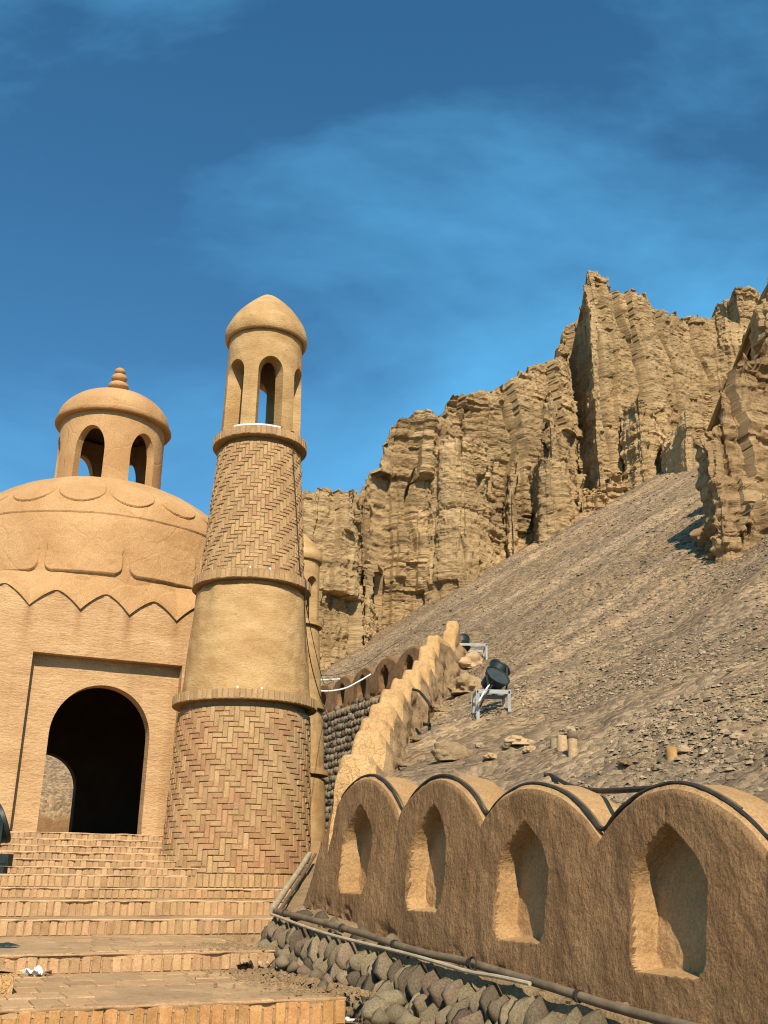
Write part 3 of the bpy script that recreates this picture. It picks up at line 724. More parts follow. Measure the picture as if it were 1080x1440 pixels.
for i in range(12):
    q0, q1_ = Q[i], (QF + 0.5 if i == 4 else Q[i + 1] + 0.05 if i < 11 else QF + 0.6)
    zt = Z[i]; zb = Z[i - 1] if i else Z[0] - 0.16
    tl, tr = tv(on_q(-240, 1300, q0)), t_right[i]
    # core slab with a slightly uneven tread
    nt_, nq = 70, 8
    tt = np.linspace(tl, tr, nt_); qq = np.linspace(q0 + 0.012, q1_, nq)
    Tm, Qm = np.meshgrid(tt, qq, indexing='ij')
    Zm = zt + 0.010 * fbm(Tm * 1.2, Qm * 1.2, i, 3, 200)
    top = (GV[None, None] * Tm[..., None] + GU[None, None] * Qm[..., None] + UP * Zm[..., None]).reshape(-1, 3)
    Ft = gridf(nt_, nq).tolist()
    V = list(top); n0 = len(V)
    for k in range(nt_): V.append(gp(tt[k], qq[0], -1.75))
    for k in range(nt_ - 1): Ft.append((k * nq, n0 + k, n0 + k + 1, (k + 1) * nq))
    V += [gp(tr, qq[0], -1.75), gp(tr, qq[-1], -1.75)]; n1 = len(V)
    Ft.append(((nt_ - 1) * nq, n1 - 2, n1 - 1, nt_ * nq - 1))
    step = add('step', mesh_py('step', V, Ft, M['tread']), st)
    # ragged mortar lip along the nosing
    m_ = max(60, int((tr - tl) / 0.03)); tt = np.linspace(tl, tr, m_)
    o = 0.010 + 0.012 * noise(tt * 3, i, 0, 301) + 0.010 * noise(tt * 14, i, 0, 302)
    zz = zt + 0.006 + 0.006 * noise(tt * 5, i, 2, 303); zl = zt - 0.016 - 0.012 * np.clip(noise(tt * 9, i, 4, 304), -.5, 1)
    V = []
    for k in range(m_): V += [gp(tt[k], q0 + 0.06, zt + 0.003), gp(tt[k], q0 - o[k] * 0.6, zz[k]), gp(tt[k], q0 - o[k], (zz[k] + zl[k]) / 2), gp(tt[k], q0 + 0.004, zl[k])]
    Fl = [(4 * k + a, 4 * k + a + 1, 4 * k + a + 5, 4 * k + a + 4) for k in range(m_ - 1) for a in range(3)]
    add('nosing', mesh_py('nosing', V, Fl, M['mortar_pale'] if i > 1 else M['paver'], True), step)
    h = zt - zb - 0.012
    t = tr - BW / 2
    while t > tl:
        wv = BW - 0.011 + random.uniform(-0.004, 0.004)
        mtx = frame(gp(t, q0 + random.uniform(-0.004, 0.006), zt - 0.008 - h / 2), GV, GU, UP)
        px = proj(gp(t, q0, zt))[0]
        if i < 6 and -14 < px < 500:
            add('brick', (opool if i == 0 else pool).get(round(wv, 2) + 0.002, 0.05, round(h, 2)), step, mtx); n_brick += 1
        elif -60 < px < 520: far_b.put(brick_vf(wv, 0.05, h), mtx)
        t -= BW
    # pavers of the two landings
    if i < 2:
        pl, pw = 0.36, 0.185; row = 0; q = q0 + 0.17
        while q + pl * 0.5 < Q[i + 1]:
            t = tr - 0.05 - (row % 2) * pw * 0.5 - row * 0.03
            while t > tl:
                c = gp(t, q + pl / 2, zt); px = proj(c)[0]
                sink = 0.010 * fbm(t * 0.9, q * 0.9, i, 3, 210) - 0.004 - (0.012 if px > 330 + i * 60 else 0)
                if -20 < px < 500:
                    ln = min(pl, Q[i + 1] - q) - 0.008
                    mtx = frame(c - GU * (ln * 0 ) + UP * (0.010 + max(sink, -0.016)), GV, -UP, GU)
                    add('paver', ppool.get(pw - 0.008, 0.05, round(ln, 2)), step, mtx)
                t -= pw
            q += pl; row += 1
        t = tr - 0.05
        while t > tl:                                     # edge course of header bricks
            c = gp(t, q0 + 0.085, zt + 0.008); px = proj(c)[0]
            if -20 < px < 500: add('header_brick', pool.get(0.09, 0.05, 0.16), step, frame(c, GV, -UP, GU))
            t -= 0.1
far_b.build('brick_courses', M['brick_step'], st)
print('riser bricks', n_brick)
# paved court behind the stairs
V = [gp(-25, QF - 0.1, Z[-1] - 0.01), gp(9, QF - 0.1, Z[-1] - 0.01), gp(9, 45, Z[-1] - 0.01), gp(-25, 45, Z[-1] - 0.01), gp(-25, QF - 0.1, -1.0), gp(9, QF - 0.1, -1.0)]
tag(add('courtyard_floor', mesh_py('courtyard_floor', V, [(0, 1, 2, 3), (4, 5, 1, 0)], M['tread'])), 'plain paved court behind the stairs', None, None, 'structure')

# ------------------------------------------------------------------ arched panels
def arch_panel(mapf, xs, z0, ztop, ops, d0, d1, nz=10, back=True):
    """xs: sample positions; ops: (xc, half, spring, crown, power); ztop callable"""
    V, Fc, idx = [], [], {}
    def vid(x, z, d):
        k = (round(x, 5), round(z, 5), round(d, 5))
        if k not in idx: idx[k] = len(V); V.append(mapf(x, z, d))
        return idx[k]
    cols = set(round(x, 5) for x in xs)
    for xc, a, zs, zt, pw in ops:
        cols = set(c for c in cols if not (xc - a - 1e-6 < c < xc + a + 1e-6))
        for k in range(33): cols.add(round(xc - a * math.cos(math.pi * k / 32), 5))
    cols = sorted(cols)
    def hole(x, xm):
        for xc, a, zs, zt, pw in ops:
            if xc - a < xm < xc + a:
                u = min(1.0, abs(x - xc) / a)
                return zs + (zt - zs) * (1 - u ** 2) ** pw if zt > zs else zs
        return None
    for x1, x2 in zip(cols[:-1], cols[1:]):
        xm = (x1 + x2) / 2
        h1, h2 = hole(x1, xm), hole(x2, xm)
        b1, b2 = (h1 if h1 is not None else z0), (h2 if h2 is not None else z0)
        for k in range(nz):
            def zz(b, x, k): return b + (ztop(x) - b) * k / nz
            for d, rev in ((d0, 0), (d1, 1)):
                if rev and not back: continue
                f = (vid(x1, zz(b1, x1, k), d), vid(x2, zz(b2, x2, k), d), vid(x2, zz(b2, x2, k + 1), d), vid(x1, zz(b1, x1, k + 1), d))
                Fc.append(f[::-1] if rev else f)
        Fc.append((vid(x1, ztop(x1), d0), vid(x2, ztop(x2), d0), vid(x2, ztop(x2), d1), vid(x1, ztop(x1), d1)))
        if h1 is not None: Fc.append((vid(x1, h1, d1), vid(x2, h2, d1), vid(x2, h2, d0), vid(x1, h1, d0)))
    for xc, a, zs, zt, pw in ops:
        for sx in (-1, 1):
            x = round(xc + sx * a, 5)
            f = (vid(x, z0, d0), vid(x, zs, d0), vid(x, zs, d1), vid(x, z0, d1))
            Fc.append(f if sx < 0 else f[::-1])
    Fc = [tuple(dict.fromkeys(f)) for f in Fc]
    return V, [f for f in Fc if len(f) > 2]

# ------------------------------------------------------------------ domed building
def pf(px, py, q=None):
    P = on_q(px, py, QF if q is None else q); return tv(P), P[2]
zf = Z[-1]
dl, dr = pf(62, 1100)[0], pf(207, 1110)[0]
tc = (dl + dr) / 2; dh = (dr - dl) / 2
RD = 0.19                                                # recess depth
dtop = pf(139, 963, QF + RD)[1]; rl = pf(29, 1050)[0]; rtop = pf(150, 926)[1]
pk1, pk2 = pf(80, 830), pf(150, 836); zig = pk2[0] - pk1[0]; zpk = (pk1[1] + pk2[1]) / 2; zvl = pf(115, 858)[1]
HW = 3.25
print('door', dl, dr, 'h', dtop - zf, 'recess', rl - tc, rtop - zf, 'zig', zig, zpk - zf, zvl - zf)
Pc = on_plane(160, 620, GV * tc, GV); sdep = 2.95
DC = on_q(158, 620, QF + sdep) * np.array([1, 1, 0]); Yc = DC[1]
print('dome depth', qv(Pc) - QF, 'Yc', Yc)
BD = 2 * sdep
bld = thing('domed_building', gp(tc, QF + sdep, zf), 'ochre plastered domed hall with an arched doorway and roof lantern', 'building')
def wob(P, a=0.012):
    P = np.array(P, float)
    return P - GU * (a * float(fbm(P[0] * 0.9, P[1] * 0.9, P[2] * 0.9, 3, 400)))
fm = lambda x, z, d: wob(gp(x, QF + d, z)) if d == 0 else gp(x, QF + d, z)
def zigtop(x):
    ph = ((x - pk1[0]) / zig) % 1.0
    u = abs(2 * (ph if ph < 0.5 else 1 - ph))            # 0 at the peak, 1 in the valley
    return zpk - (zpk - zvl) * (u ** 1.5 * 0.9 + 0.1 * u) + 0.015 * math.sin(x * 3.1)
xs = np.arange(tc - HW, tc + HW + 0.001, 0.05); zig_ = zigtop
rr_ = tc + (tc - rl)
V, Fc = arch_panel(fm, xs, zf, lambda x: zig_(x) + 0.03, [(tc, tc - rl, rtop, rtop, 0.5)], 0.0, 0.42, nz=40)
# the head of the recess is not quite level
M['facade'] = facade_mat(M['plaster'], GV, pk1[0], zig, zvl)
add('front_wall', mesh_py('front_wall', V, Fc, M['facade'], True, 30), bld)
fm2 = lambda x, z, d: wob(gp(x, QF + RD + d, z), 0.008) if d == 0 else gp(x, QF + RD + d, z)
xs = np.arange(rl - 0.05, rr_ + 0.051, 0.05)
V, Fc = arch_panel(fm2, xs, zf, lambda x: rtop + 0.06, [(tc, dh, dtop - dh * 1.05, dtop, 0.5)], 0.0, 0.30, nz=24)
add('door_surround', mesh_py('door_surround', V, Fc, M['plaster'], True, 30), bld)
fm3 = lambda x, z, d: gp(x, QF + BD - 0.4 + d, z)
xs = np.arange(tc - HW, tc + HW + 0.001, 0.1)
_tr, _ = pf(107, 1110, QF + BD - 0.4); _zt = pf(66, 1058, QF + BD - 0.4)[1]
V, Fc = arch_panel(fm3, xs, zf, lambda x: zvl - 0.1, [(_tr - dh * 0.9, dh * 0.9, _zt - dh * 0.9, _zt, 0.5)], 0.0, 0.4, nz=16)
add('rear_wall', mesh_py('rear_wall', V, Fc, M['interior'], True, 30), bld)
def gbox(t0, t1, q0, q1, z0, z1):
    return [gp(t, q, z) for t in (t0, t1) for q in (q0, q1) for z in (z0, z1)], [(0, 1, 3, 2), (4, 6, 7, 5), (0, 4, 5, 1), (2, 3, 7, 6), (0, 2, 6, 4), (1, 5, 7, 3)]
for sgn in (-1, 1):
    a, b = sorted((tc + sgn * HW, tc + sgn * (HW - 0.4)))
    V, Fc = gbox(a + 0.003, b - 0.003, QF + 0.425, QF + BD - 0.405, zf, zvl - 0.1)
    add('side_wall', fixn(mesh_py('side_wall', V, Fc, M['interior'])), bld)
V, Fc = gbox(tc - HW + 0.41, tc + HW - 0.41, QF + 0.43, QF + BD - 0.41, zvl - 0.35, zvl - 0.12)
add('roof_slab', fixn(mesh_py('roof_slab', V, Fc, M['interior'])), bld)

def zc(y): return at(158, y, Yc)[2]
def rc(hw, y=650): return float(np.linalg.norm(at(158 + hw, y, Yc) - at(158 - hw, y, Yc))) / 2
prof = [(zvl - 0.35, rc(196)), (zc(850), rc(198)), (zc(804), rc(195)), (zc(776), rc(186)), (zc(754), rc(171)), (zc(738), rc(153)), (zc(724), rc(133)), (zc(714), rc(113)), (zc(706), rc(92)), (zc(702), rc(76)), (zc(698), rc(50))]
prof = np.array(prof)
o = np.argsort(prof[:, 0]); prof = prof[o]
sp = spline(prof, 400); pz, pr = np.maximum.accumulate(sp[:, 0]), sp[:, 1]
tocam = -DC[:2] / np.linalg.norm(DC[:2])
rgt = np.array([-tocam[1], tocam[0]])                    # to the right as seen from the camera
def fy(z):                                               # picture height of a point on the front of the dome
    r = np.interp(z, pz, pr); return proj(np.array([*(DC[:2] + tocam * r), z]))[1]
zs_ = np.linspace(pz[0], pz[-1], 600); ys_ = np.array([fy(z) for z in zs_])
ys_ = np.minimum.accumulate(ys_)
def z_of(y): return float(np.interp(-y, -ys_, zs_))
z_ring, z_pb, z_pt, z_s0, z_s1 = z_of(722), z_of(806), z_of(745), z_of(707), z_of(676)
z_lo = z_of(822)
print('dome z', pz[0], pz[-1], 'ring', z_ring, 'petal', z_pb)
phi = np.concatenate([np.linspace(-1.75, 1.75, 900), np.linspace(1.75, 2 * math.pi - 1.75, 120)[1:]])
arc = np.concatenate([[0], np.cumsum(np.hypot(np.diff(pz), np.diff(pr)))])
sa_ = np.linspace(0, arc[-1], 300)
gz, gr = np.interp(sa_, arc, pz), np.interp(sa_, arc, pr)
PH, GZ = np.meshgrid(phi, gz, indexing='ij'); GR = np.broadcast_to(gr[None], GZ.shape); SA = np.broadcast_to(sa_[None], GZ.shape)
def arcz(z): return float(np.interp(z, pz, arc))
def ph_of(px, r=2.4): return math.asin(max(-1, min(1, (px - 158) / 203.0)))
NP_, NS_ = 13, 18
per = 2 * math.pi / NP_
x1 = ((PH - ph_of(141) + per / 2) % per - per / 2) * GR   # distance from the petal's axis
hw1 = per * GR / 2 - 0.06
def rbox(x, y, hx, hy, r):                               # rounded rectangle, positive inside
    dx, dy = np.abs(x) - hx + r, np.abs(y) - hy + r
    return -(np.hypot(np.maximum(dx, 0), np.maximum(dy, 0)) + np.minimum(np.maximum(dx, dy), 0) - r)
a0, a1 = arcz(z_pb), arcz(z_pt)
d_pet = np.where(SA < (a0 + a1) / 2 + 0.15, rbox(x1, SA - (a0 + a1) / 2 - 0.1, hw1, (a1 - a0) / 2 + 0.1, 0.16), -1)
d_top = hw1 * np.sqrt(np.clip(1 - ((SA - (a0 + a1) / 2 - 0.1) / ((a1 - a0) * 0.62)) ** 2, 0, 1)) - np.abs(x1)
d_pet = np.where(SA > (a0 + a1) / 2 - 0.05, np.minimum(d_top, 0.1), d_pet)
fade1 = np.clip(1 - (SA - a0) / ((a1 - a0) * 0.85), 0, 1)
rel = 0.06 * sstep(-0.006, 0.006, d_pet) * fade1
aring = arcz(z_ring)
rel = np.maximum(rel, 0.028 * sstep(-0.006, 0.006, SA - aring - 0.006 * noise(PH * 6, 0, 0, 410)))
per2 = 2 * math.pi / NS_
x2 = ((PH - math.asin((137 - 158) / 128) + per2 / 2) % per2 - per2 / 2) * GR
b0, b1 = arcz(z_s0), arcz(z_s1)
hw2 = per2 * GR / 2 - 0.03
yy = (SA - b0)
d_sm = np.minimum(hw2 * np.sqrt(np.clip(1 - (np.maximum(b0 + hw2 * 1.0 - SA, 0) / (hw2 * 1.0)) ** 2, 0, 1)) - np.abs(x2), SA - b0)
d_sm = np.where(SA > b1, 1, d_sm)
rel = rel + 0.045 * sstep(-0.006, 0.006, d_sm) * (SA > aring) * np.clip(1 - (SA - b0) / (b1 - b0), 0, 1)
rel = rel + 0.008 * sstep(-0.006, 0.010, SA - b1)
c0 = arcz(z_lo)
x3 = ((PH - ph_of(141) - per / 2 * 0.0 + per / 2) % per - per / 2) * GR
d_lo = c0 + 0.16 - 0.5 * (x3 / (per * 1.3)) ** 2 * 2.2 - SA
rel = rel + 0.02 * sstep(-0.008, 0.008, np.minimum(d_lo, hw1 + 0.02 - np.abs(x3)))
RR = GR + rel + 0.018 * fbm(np.sin(PH) * 3, np.cos(PH) * 3, GZ * 1.3, 4, 420) + 0.004 * fbm(np.sin(PH) * 26, np.cos(PH) * 26, GZ * 10, 3, 421)
V = np.stack([DC[0] + RR * (np.cos(PH) * tocam[0] + np.sin(PH) * rgt[0]), DC[1] + RR * (np.cos(PH) * tocam[1] + np.sin(PH) * rgt[1]), GZ], -1)
add('dome', mesh_np('dome', V.reshape(-1, 3), gridf(len(phi), len(sa_)), M['dome_plaster']), bld)

# the lowest row of petals: it hangs a little proud of the wall and runs up into the dome
tts = np.linspace(tc - 2.35, tc + 2.35, 640); ff = np.linspace(0, 1, 46)
tD, qD = tv(DC), qv(DC)
TT, FF = np.meshgrid(tts, ff, indexing='ij')
zg_ = np.array([zigtop(t) for t in tts])[:, None]
z_up = z_pb + 0.10
ZZb = zg_ + (z_up - zg_) * FF
rD = np.interp(ZZb, pz, pr)
dD = (qD - np.sqrt(np.maximum(rD ** 2 - (TT - tD) ** 2, 0.01))) - QF
blend = sstep(0.0, 1.0, FF) * 0.75 + 0.25 * FF
DDb = -0.025 * (1 - blend) + (dD + 0.02) * blend
ph = ((TT - pk1[0]) / zig) % 1.0 - 0.5                    # petal axis on each downward tip
rp = np.hypot(ph * zig / (zig * 0.47), (ZZb - (zvl + 0.20)) / 0.34)
DDb = DDb - 0.014 * sstep(1.0, 0.96, rp) - 0.006 * fbm(TT * 2, ZZb * 2, 0, 3, 445)
Pn = GV * TT[..., None] + GU * (QF + DDb)[..., None] + UP * ZZb[..., None]
lip = GV * tts[:, None] + GU * (QF + 0.03) + UP * (zg_ - 0.004)
Pn = np.concatenate([lip[:, None, :], Pn], 1)
add('petal_band', mesh_np('petal_band', Pn.reshape(-1, 3), gridf(*Pn.shape[:2]), M['dome_plaster'], True, 40), bld)

def ring_shell(c, face, rgtv, r_out, thick, z0, z1, wins, phase, half, zs, zt, taper=0.0, n=96, nz=14):
    """cylindrical shell with arched windows; angle 0 looks at the camera"""
    def mapf(x, z, d):
        r = r_out * (1 - taper * (z - z0)) - d
        r += 0.004 * float(noise(x * 8, z * 5, 0, 430)) if d == 0 else 0
        return (c[0] + r * (math.cos(x) * face[0] + math.sin(x) * rgtv[0]), c[1] + r * (math.cos(x) * face[1] + math.sin(x) * rgtv[1]), z)
    per = 2 * math.pi / wins
    V, Fc = [], []
    for k in range(wins):
        xc = phase + k * per
        xs = [xc - per / 2 + per * j / 16 for j in range(17)]
        v, f = arch_panel(mapf, xs, z0, lambda x: z1, [(xc, half, zs, zt, 0.5)], 0.0, thick, nz=nz)
        n0 = len(V); V += v; Fc += [tuple(i + n0 for i in q) for q in f]
    return V, Fc
lz0, lz1 = zc(706), zc(606)
rl_ = rc(73, 640)
def zfront(px, y, r): return at(px, y, Yc - r * 0.95)[2]
V, Fc = ring_shell(DC, tocam, rgt, rl_, 0.17, lz0, lz1, 6, math.asin(-29 / 73), 0.285, zfront(127, 632, rl_), zfront(127, 598, rl_), taper=0.012)
lan = add('lantern', mesh_py('lantern', V, Fc, M['dome_plaster'], True, 32, 0.002), bld)
rim = rc(79.5, 610)
lp = [(rim - 0.16, lz1 - 0.01), (rim - 0.015, lz1 - 0.015), (rim, lz1 + 0.005), (rim, lz1 + 0.055), (rim - 0.03, lz1 + 0.075)]
for k in range(1, 15):
    a = k / 14 * math.pi / 2
    lp.append(((rim - 0.03) * math.cos(a) ** 0.92 if k < 14 else 0.01, lz1 + 0.075 + (zc(557) - lz1 - 0.075) * math.sin(a) ** 1.08))
V, Fc = lathe(dense(lp, 0.06), 96, DC, lambda T, z: 0.008 * fbm(np.cos(T) * 3, np.sin(T) * 3, z * 2, 3, 440))
ld = add('lantern_dome', mesh_np('lantern_dome', V, Fc, M['dome_plaster'], True, 40), bld)
zb_, zt_ = zc(551), zc(518); H_ = zt_ - zb_; r1 = rc(14.5, 550); r2 = rc(11, 540); r3 = rc(7.5, 528)
fp = [(r1 * 0.6, zb_ - 0.2), (r1 * 0.7, zb_ - 0.02)]
for c_, r_, hh in ((0.20, r1, 0.21), (0.56, r2, 0.19), (0.85, r3, 0.15)):
    for k in range(-4, 5):
        a = k / 4 * 1.25; fp.append((r_ * math.cos(a), zb_ + H_ * (c_ + hh * math.sin(a))))
fp.append((0.004, zt_))
V, Fc = lathe(fp, 28, DC)
add('finial', mesh_np('finial', V, Fc, M['dome_plaster'], True), ld)

# ------------------------------------------------------------------ minarets
def build_minaret(name, label, px_ax, Ym, scale, zbase, fine, ang_win, tiltpx=None):
    C = at(px_ax, 1230, Ym); C = np.array([C[0], C[1], 0.0])
    k = 1.0 / 16.3
    root = thing(name, (C[0], C[1], zbase), label, 'minaret', 'minarets of the domed hall')
    S = scale
    face = -C[:2] / np.linalg.norm(C[:2]); rg = np.array([-face[1], face[0]])
    z = lambda h: zbase + h * S
    # heights and radii read off the near minaret
    H1, H2, H3, HR, HT = MIN['c1'], MIN['c2'], MIN['c3'], MIN['rim'], MIN['tip']
    rb, r1_, r2_, r3_ = MIN['rb'] * S, MIN['r1'] * S, MIN['r2'] * S, MIN['r3'] * S
    def rad(h): return np.interp(h, [0, H1, H2, H3], [rb, r1_, r2_, r3_])
    def latm(nm, prof, mat, n=96, amp=0.006, parent=root, step=0.08):
        V, Fc = lathe([(r, zz - zbase) for r, zz in dense(prof, step)], n, (C[0], C[1], zbase), lambda T, q: amp * fbm(np.cos(T) * 4, np.sin(T) * 4, q * 2, 4, 450))
        return add(nm, mesh_np(nm, V, Fc, mat, True, 40), parent)
    cb = 0.15 * S; pro = 0.10 * S
    m_core = M['mortar'] if fine else M['plaster_minaret']
    rec = 0.016 if fine else 0.0
    lower = latm('lower_shaft', [(rb + 0.02 - rec, z(-0.16)), (rb - rec, z(0.02)), (float(rad(H1 - 0.18)) - rec, z(H1 - 0.18)), (r1_ - 0.06, z(H1 - 0.175)), (r1_ - 0.06, z(H1 - 0.05))], m_core)
    latm('plaster_shaft', [(r1_ - 0.015, z(H1 + 0.05)), (float(rad(H2 - 0.16)), z(H2 - 0.16)), (r2_ - 0.05, z(H2 - 0.14)), (r2_ - 0.05, z(H2 - 0.05))], M['plaster_minaret'], 160, 0.014, step=0.03)
    upper = latm('upper_shaft', [(r2_ - rec, z(H2 + 0.05)), (float(rad(H3 - 0.18)) - rec, z(H3 - 0.18)), (r3_ - 0.06, z(H3 - 0.175)), (r3_ - 0.06, z(H3 - 0.05))], m_core)
    collars = []
    for h in (H1, H2, H3):
        r = float(rad(h)); e = pro + 0.015
        collars.append(latm('collar', [(r - 0.06, z(h) - cb / 2), (r + e - 0.012, z(h) - cb / 2), (r + e - 0.012, z(h) + cb / 2), (r - 0.06, z(h) + cb / 2 + 0.03)], m_core if fine else M['plaster_minaret'], 96, 0.004, step=0.2))
    if fine:
        cp = Pool(M['brick'], 5)
        N = 84
        def place(pl, ph, r, zc_, w, h, tilt, parent, nm='brick'):
            out = np.array([math.cos(ph) * face[0] + math.sin(ph) * rg[0], math.cos(ph) * face[1] + math.sin(ph) * rg[1], 0])
            tan = np.array([-math.sin(ph) * face[0] + math.cos(ph) * rg[0], -math.sin(ph) * face[1] + math.cos(ph) * rg[1], 0])
            up = np.array([-out[0] * tilt, -out[1] * tilt, 1.0]); up /= np.linalg.norm(up)
            inn = np.cross(up, tan)
            P = np.array([C[0], C[1], 0]) + out * r + UP * zc_
            return frame(P, tan, inn, up)
        # collars of upright bricks
        rest = Batch()
        for h, co in zip((H1, H2, H3), collars):
            r = float(rad(h)) + pro + 0.012; nb = int(2 * math.pi * r / 0.088)
            for i in range(nb):
                ph = (i + 0.5) / nb * 2 * math.pi; ph = (ph + math.pi) % (2 * math.pi) - math.pi
                w = 2 * math.pi * r / nb - 0.010
                mt = place(cp, ph, r + random.uniform(-.005, .004), z(h), w, cb, 0, co)
                if abs(ph) < 1.45: add('collar_brick', cp.get(round(w, 3), 0.05, round(cb - 0.006, 2)), co, mt)
                else: rest.put(brick_vf(w, 0.05, cb - 0.01), mt)
        # foot: a soldier course over two stretcher courses
        r = rb + 0.004; nb = int(2 * math.pi * r / 0.092)
        for i in range(nb):
            ph = (i + 0.5) / nb * 2 * math.pi; ph = (ph + math.pi) % (2 * math.pi) - math.pi
            w = 2 * math.pi * r / nb - 0.012
            mt = place(cp, ph, r, z(0.10), w, 0.17, 0.03, lower)
            if abs(ph) < 1.4: add('foot_brick', cp.get(round(w, 3), 0.05, 0.17), lower, mt)
            else: rest.put(brick_vf(w, 0.05, 0.17), mt)
        for j, zz in enumerate((-0.025, -0.10)):
            r = rb + 0.035 + 0.05 * j; nb = int(2 * math.pi * r / 0.26)
            for i in range(nb):
                ph = (i + 0.5 * (j % 2)) / nb * 2 * math.pi; ph = (ph + math.pi) % (2 * math.pi) - math.pi
                mt = place(cp, ph, r, z(zz), 0.245, 0.062, 0, lower)
                if abs(ph) < 1.4: add('foot_brick', cp.get(0.245, 0.06, 0.062), lower, mt)
                else: rest.put(brick_vf(0.245, 0.06, 0.062), mt)
        # herringbone of three-module uprights and two-module flats
        cand = []
        def herring(hA, hB, d, parent, mats, N):
            rm = float(rad((hA + hB) / 2)); row = 2 * math.pi * rm / N * 1.0
            rows = int((hB - hA) / row) + 1
            row = (hB - hA) / rows
            for i in range(N):
                for rr0 in range(-5, rows + 5):
                    if (rr0 - d * i) % 5 != 0: continue
                    for kind in (0, 1):
                        if kind == 0: a, b, w_, ci = rr0, rr0 + 3, 1, i + 0.5
                        else:
                            res = 4 if d > 0 else 3
                            a, b, w_, ci = rr0 + res, rr0 + res + 1, 2, i + 1.0
                        a, b = max(a, 0), min(b, rows)
                        if b - a < 0.5: continue
                        h0, h1 = hA + a * row, hA + b * row
                        ph = ci / N * 2 * math.pi; ph = (ph + math.pi) % (2 * math.pi) - math.pi
                        r = float(rad((h0 + h1) / 2))
                        w = 2 * math.pi * r / N * w_ - 0.010
                        hh = h1 - h0 - 0.010
                        tl = (rad(hA) - rad(hB)) / ((hB - hA) * S)
                        m_ = mats[0] if random.random() < mats[2] * (0.5 + 1.6 * max(0, float(noise(ci * 0.12, rr0 * 0.12, 0, 471)) + 0.2)) else mats[1]
                        jit = random.uniform(-0.006, 0.006) + (0.004 if kind else 0)
                        mt = place(None, ph, r + jit, z((h0 + h1) / 2), w, hh, tl, parent)
                        big = math.cos(ph) * (1.15 if parent is lower else 0.95)
                        cand.append((big, w, hh, mt, parent, m_))
        herring(0.20, H1 - 0.17, -1, lower, ('brick_red', 'brick', 0.42), MIN['N1'])
        herring(H2 + 0.10, H3 - 0.17, 1, upper, ('brick_red', 'brick', 0.08), MIN['N2'])
        cand.sort(key=lambda c: -c[0])
        pools = {m: Pool(M[m], 4) for m in ('brick', 'brick_red')}
        rests = {m: Batch() for m in ('brick', 'brick_red')}
        for j, (big, w, hh, mt, par, m_) in enumerate(cand):
            if j < 300: add('brick', pools[m_].get(round(w, 2) + 0.003, 0.04, round(hh, 2)), par, mt)
            else: rests[m_].put(brick_vf(w, 0.04, hh), mt)
        rests['brick'].build('brick_facing', M['brick'], root); rests['brick_red'].build('red_brick_facing', M['brick_red'], root)
        rest.build('brick_edging', M['brick'], root)
        print('herringbone', len(cand))
    # lantern with six tall arched windows
    rL0 = MIN['rl0'] * S; rL1 = MIN['rl1'] * S
    zl0, zl1 = z(H3) + cb / 2 - 0.01, z(HR) + 0.12 * S
    V, Fc = ring_shell(C, face, rg, rL0, 0.26 * S, zl0, zl1, 6, ang_win, 0.33, z(MIN['ws']), z(MIN['wt']), taper=(1 - rL1 / rL0) / (zl1 - zl0))
    add('lantern', mesh_py('lantern', V, Fc, M['plaster_minaret'], True, 32, 0.002), root)
    rd = MIN['rd'] * S
    zr = z(HR); Ht = (HT - HR) * S
    cp_ = [(rL1 - 0.03, zr + 0.02 * S), (rd * 0.95, zr + 0.0), (rd * 0.995, zr + 0.06 * Ht), (rd, zr + 0.15 * Ht), (rd * 0.96, zr + 0.26 * Ht), (rd * 0.865, zr + 0.40 * Ht), (rd * 0.71, zr + 0.56 * Ht), (rd * 0.50, zr + 0.73 * Ht), (rd * 0.285, zr + 0.875 * Ht), (rd * 0.10, zr + 0.97 * Ht), (0.01, z(HT))]
    sp_ = spline(cp_, 60)
    V, Fc = lathe([(max(a, 0.004), b - zbase) for a, b in sp_], 96, (C[0], C[1], zbase), lambda T, q: 0.008 * fbm(np.cos(T) * 3, np.sin(T) * 3, q * 2, 4, 460))
    add('cap_dome', mesh_np('cap_dome', V, Fc, M['plaster_minaret'], True), root)
    return root, C, face, rg
YM = 16.3
zb0 = Z[4] + 0.0
def mz(y, px=345): return at(px, y, YM)[2] - zb0
def mr(hw, y): return float(np.linalg.norm(at(345 + hw, y, YM) - at(345 - hw, y, YM))) / 2 * 0.997
MIN = dict(c1=mz(992), c2=mz(828), c3=mz(630), rim=mz(487), tip=mz(415), rb=mr(107, 1225), r1=mr(91.5, 1000), r2=mr(74, 830), r3=mr(57.0, 640), rl0=mr(55.5, 600), rl1=mr(51, 490), rd=mr(58, 478), N1=85, N2=75)
MIN['wt'] = at(377, 498, YM - MIN['rl0'])[2] - zb0; MIN['ws'] = MIN['wt'] - 0.28
print('minaret', {k: round(v, 2) for k, v in MIN.items()}, 'base', zb0)
near, NC, Nface, Nrg = build_minaret('minaret', 'tall tapering minaret with herringbone brick bands beside the stairs', 331, YM, 1.0, zb0, True, math.asin(0.17))
far, FC, _, _ = build_minaret('minaret', 'plain plastered minaret mostly hidden behind the tall brick one', 402, 26.0, 0.84, at(402, 1200, 26.0)[2] - 0.4, False, 0.75)

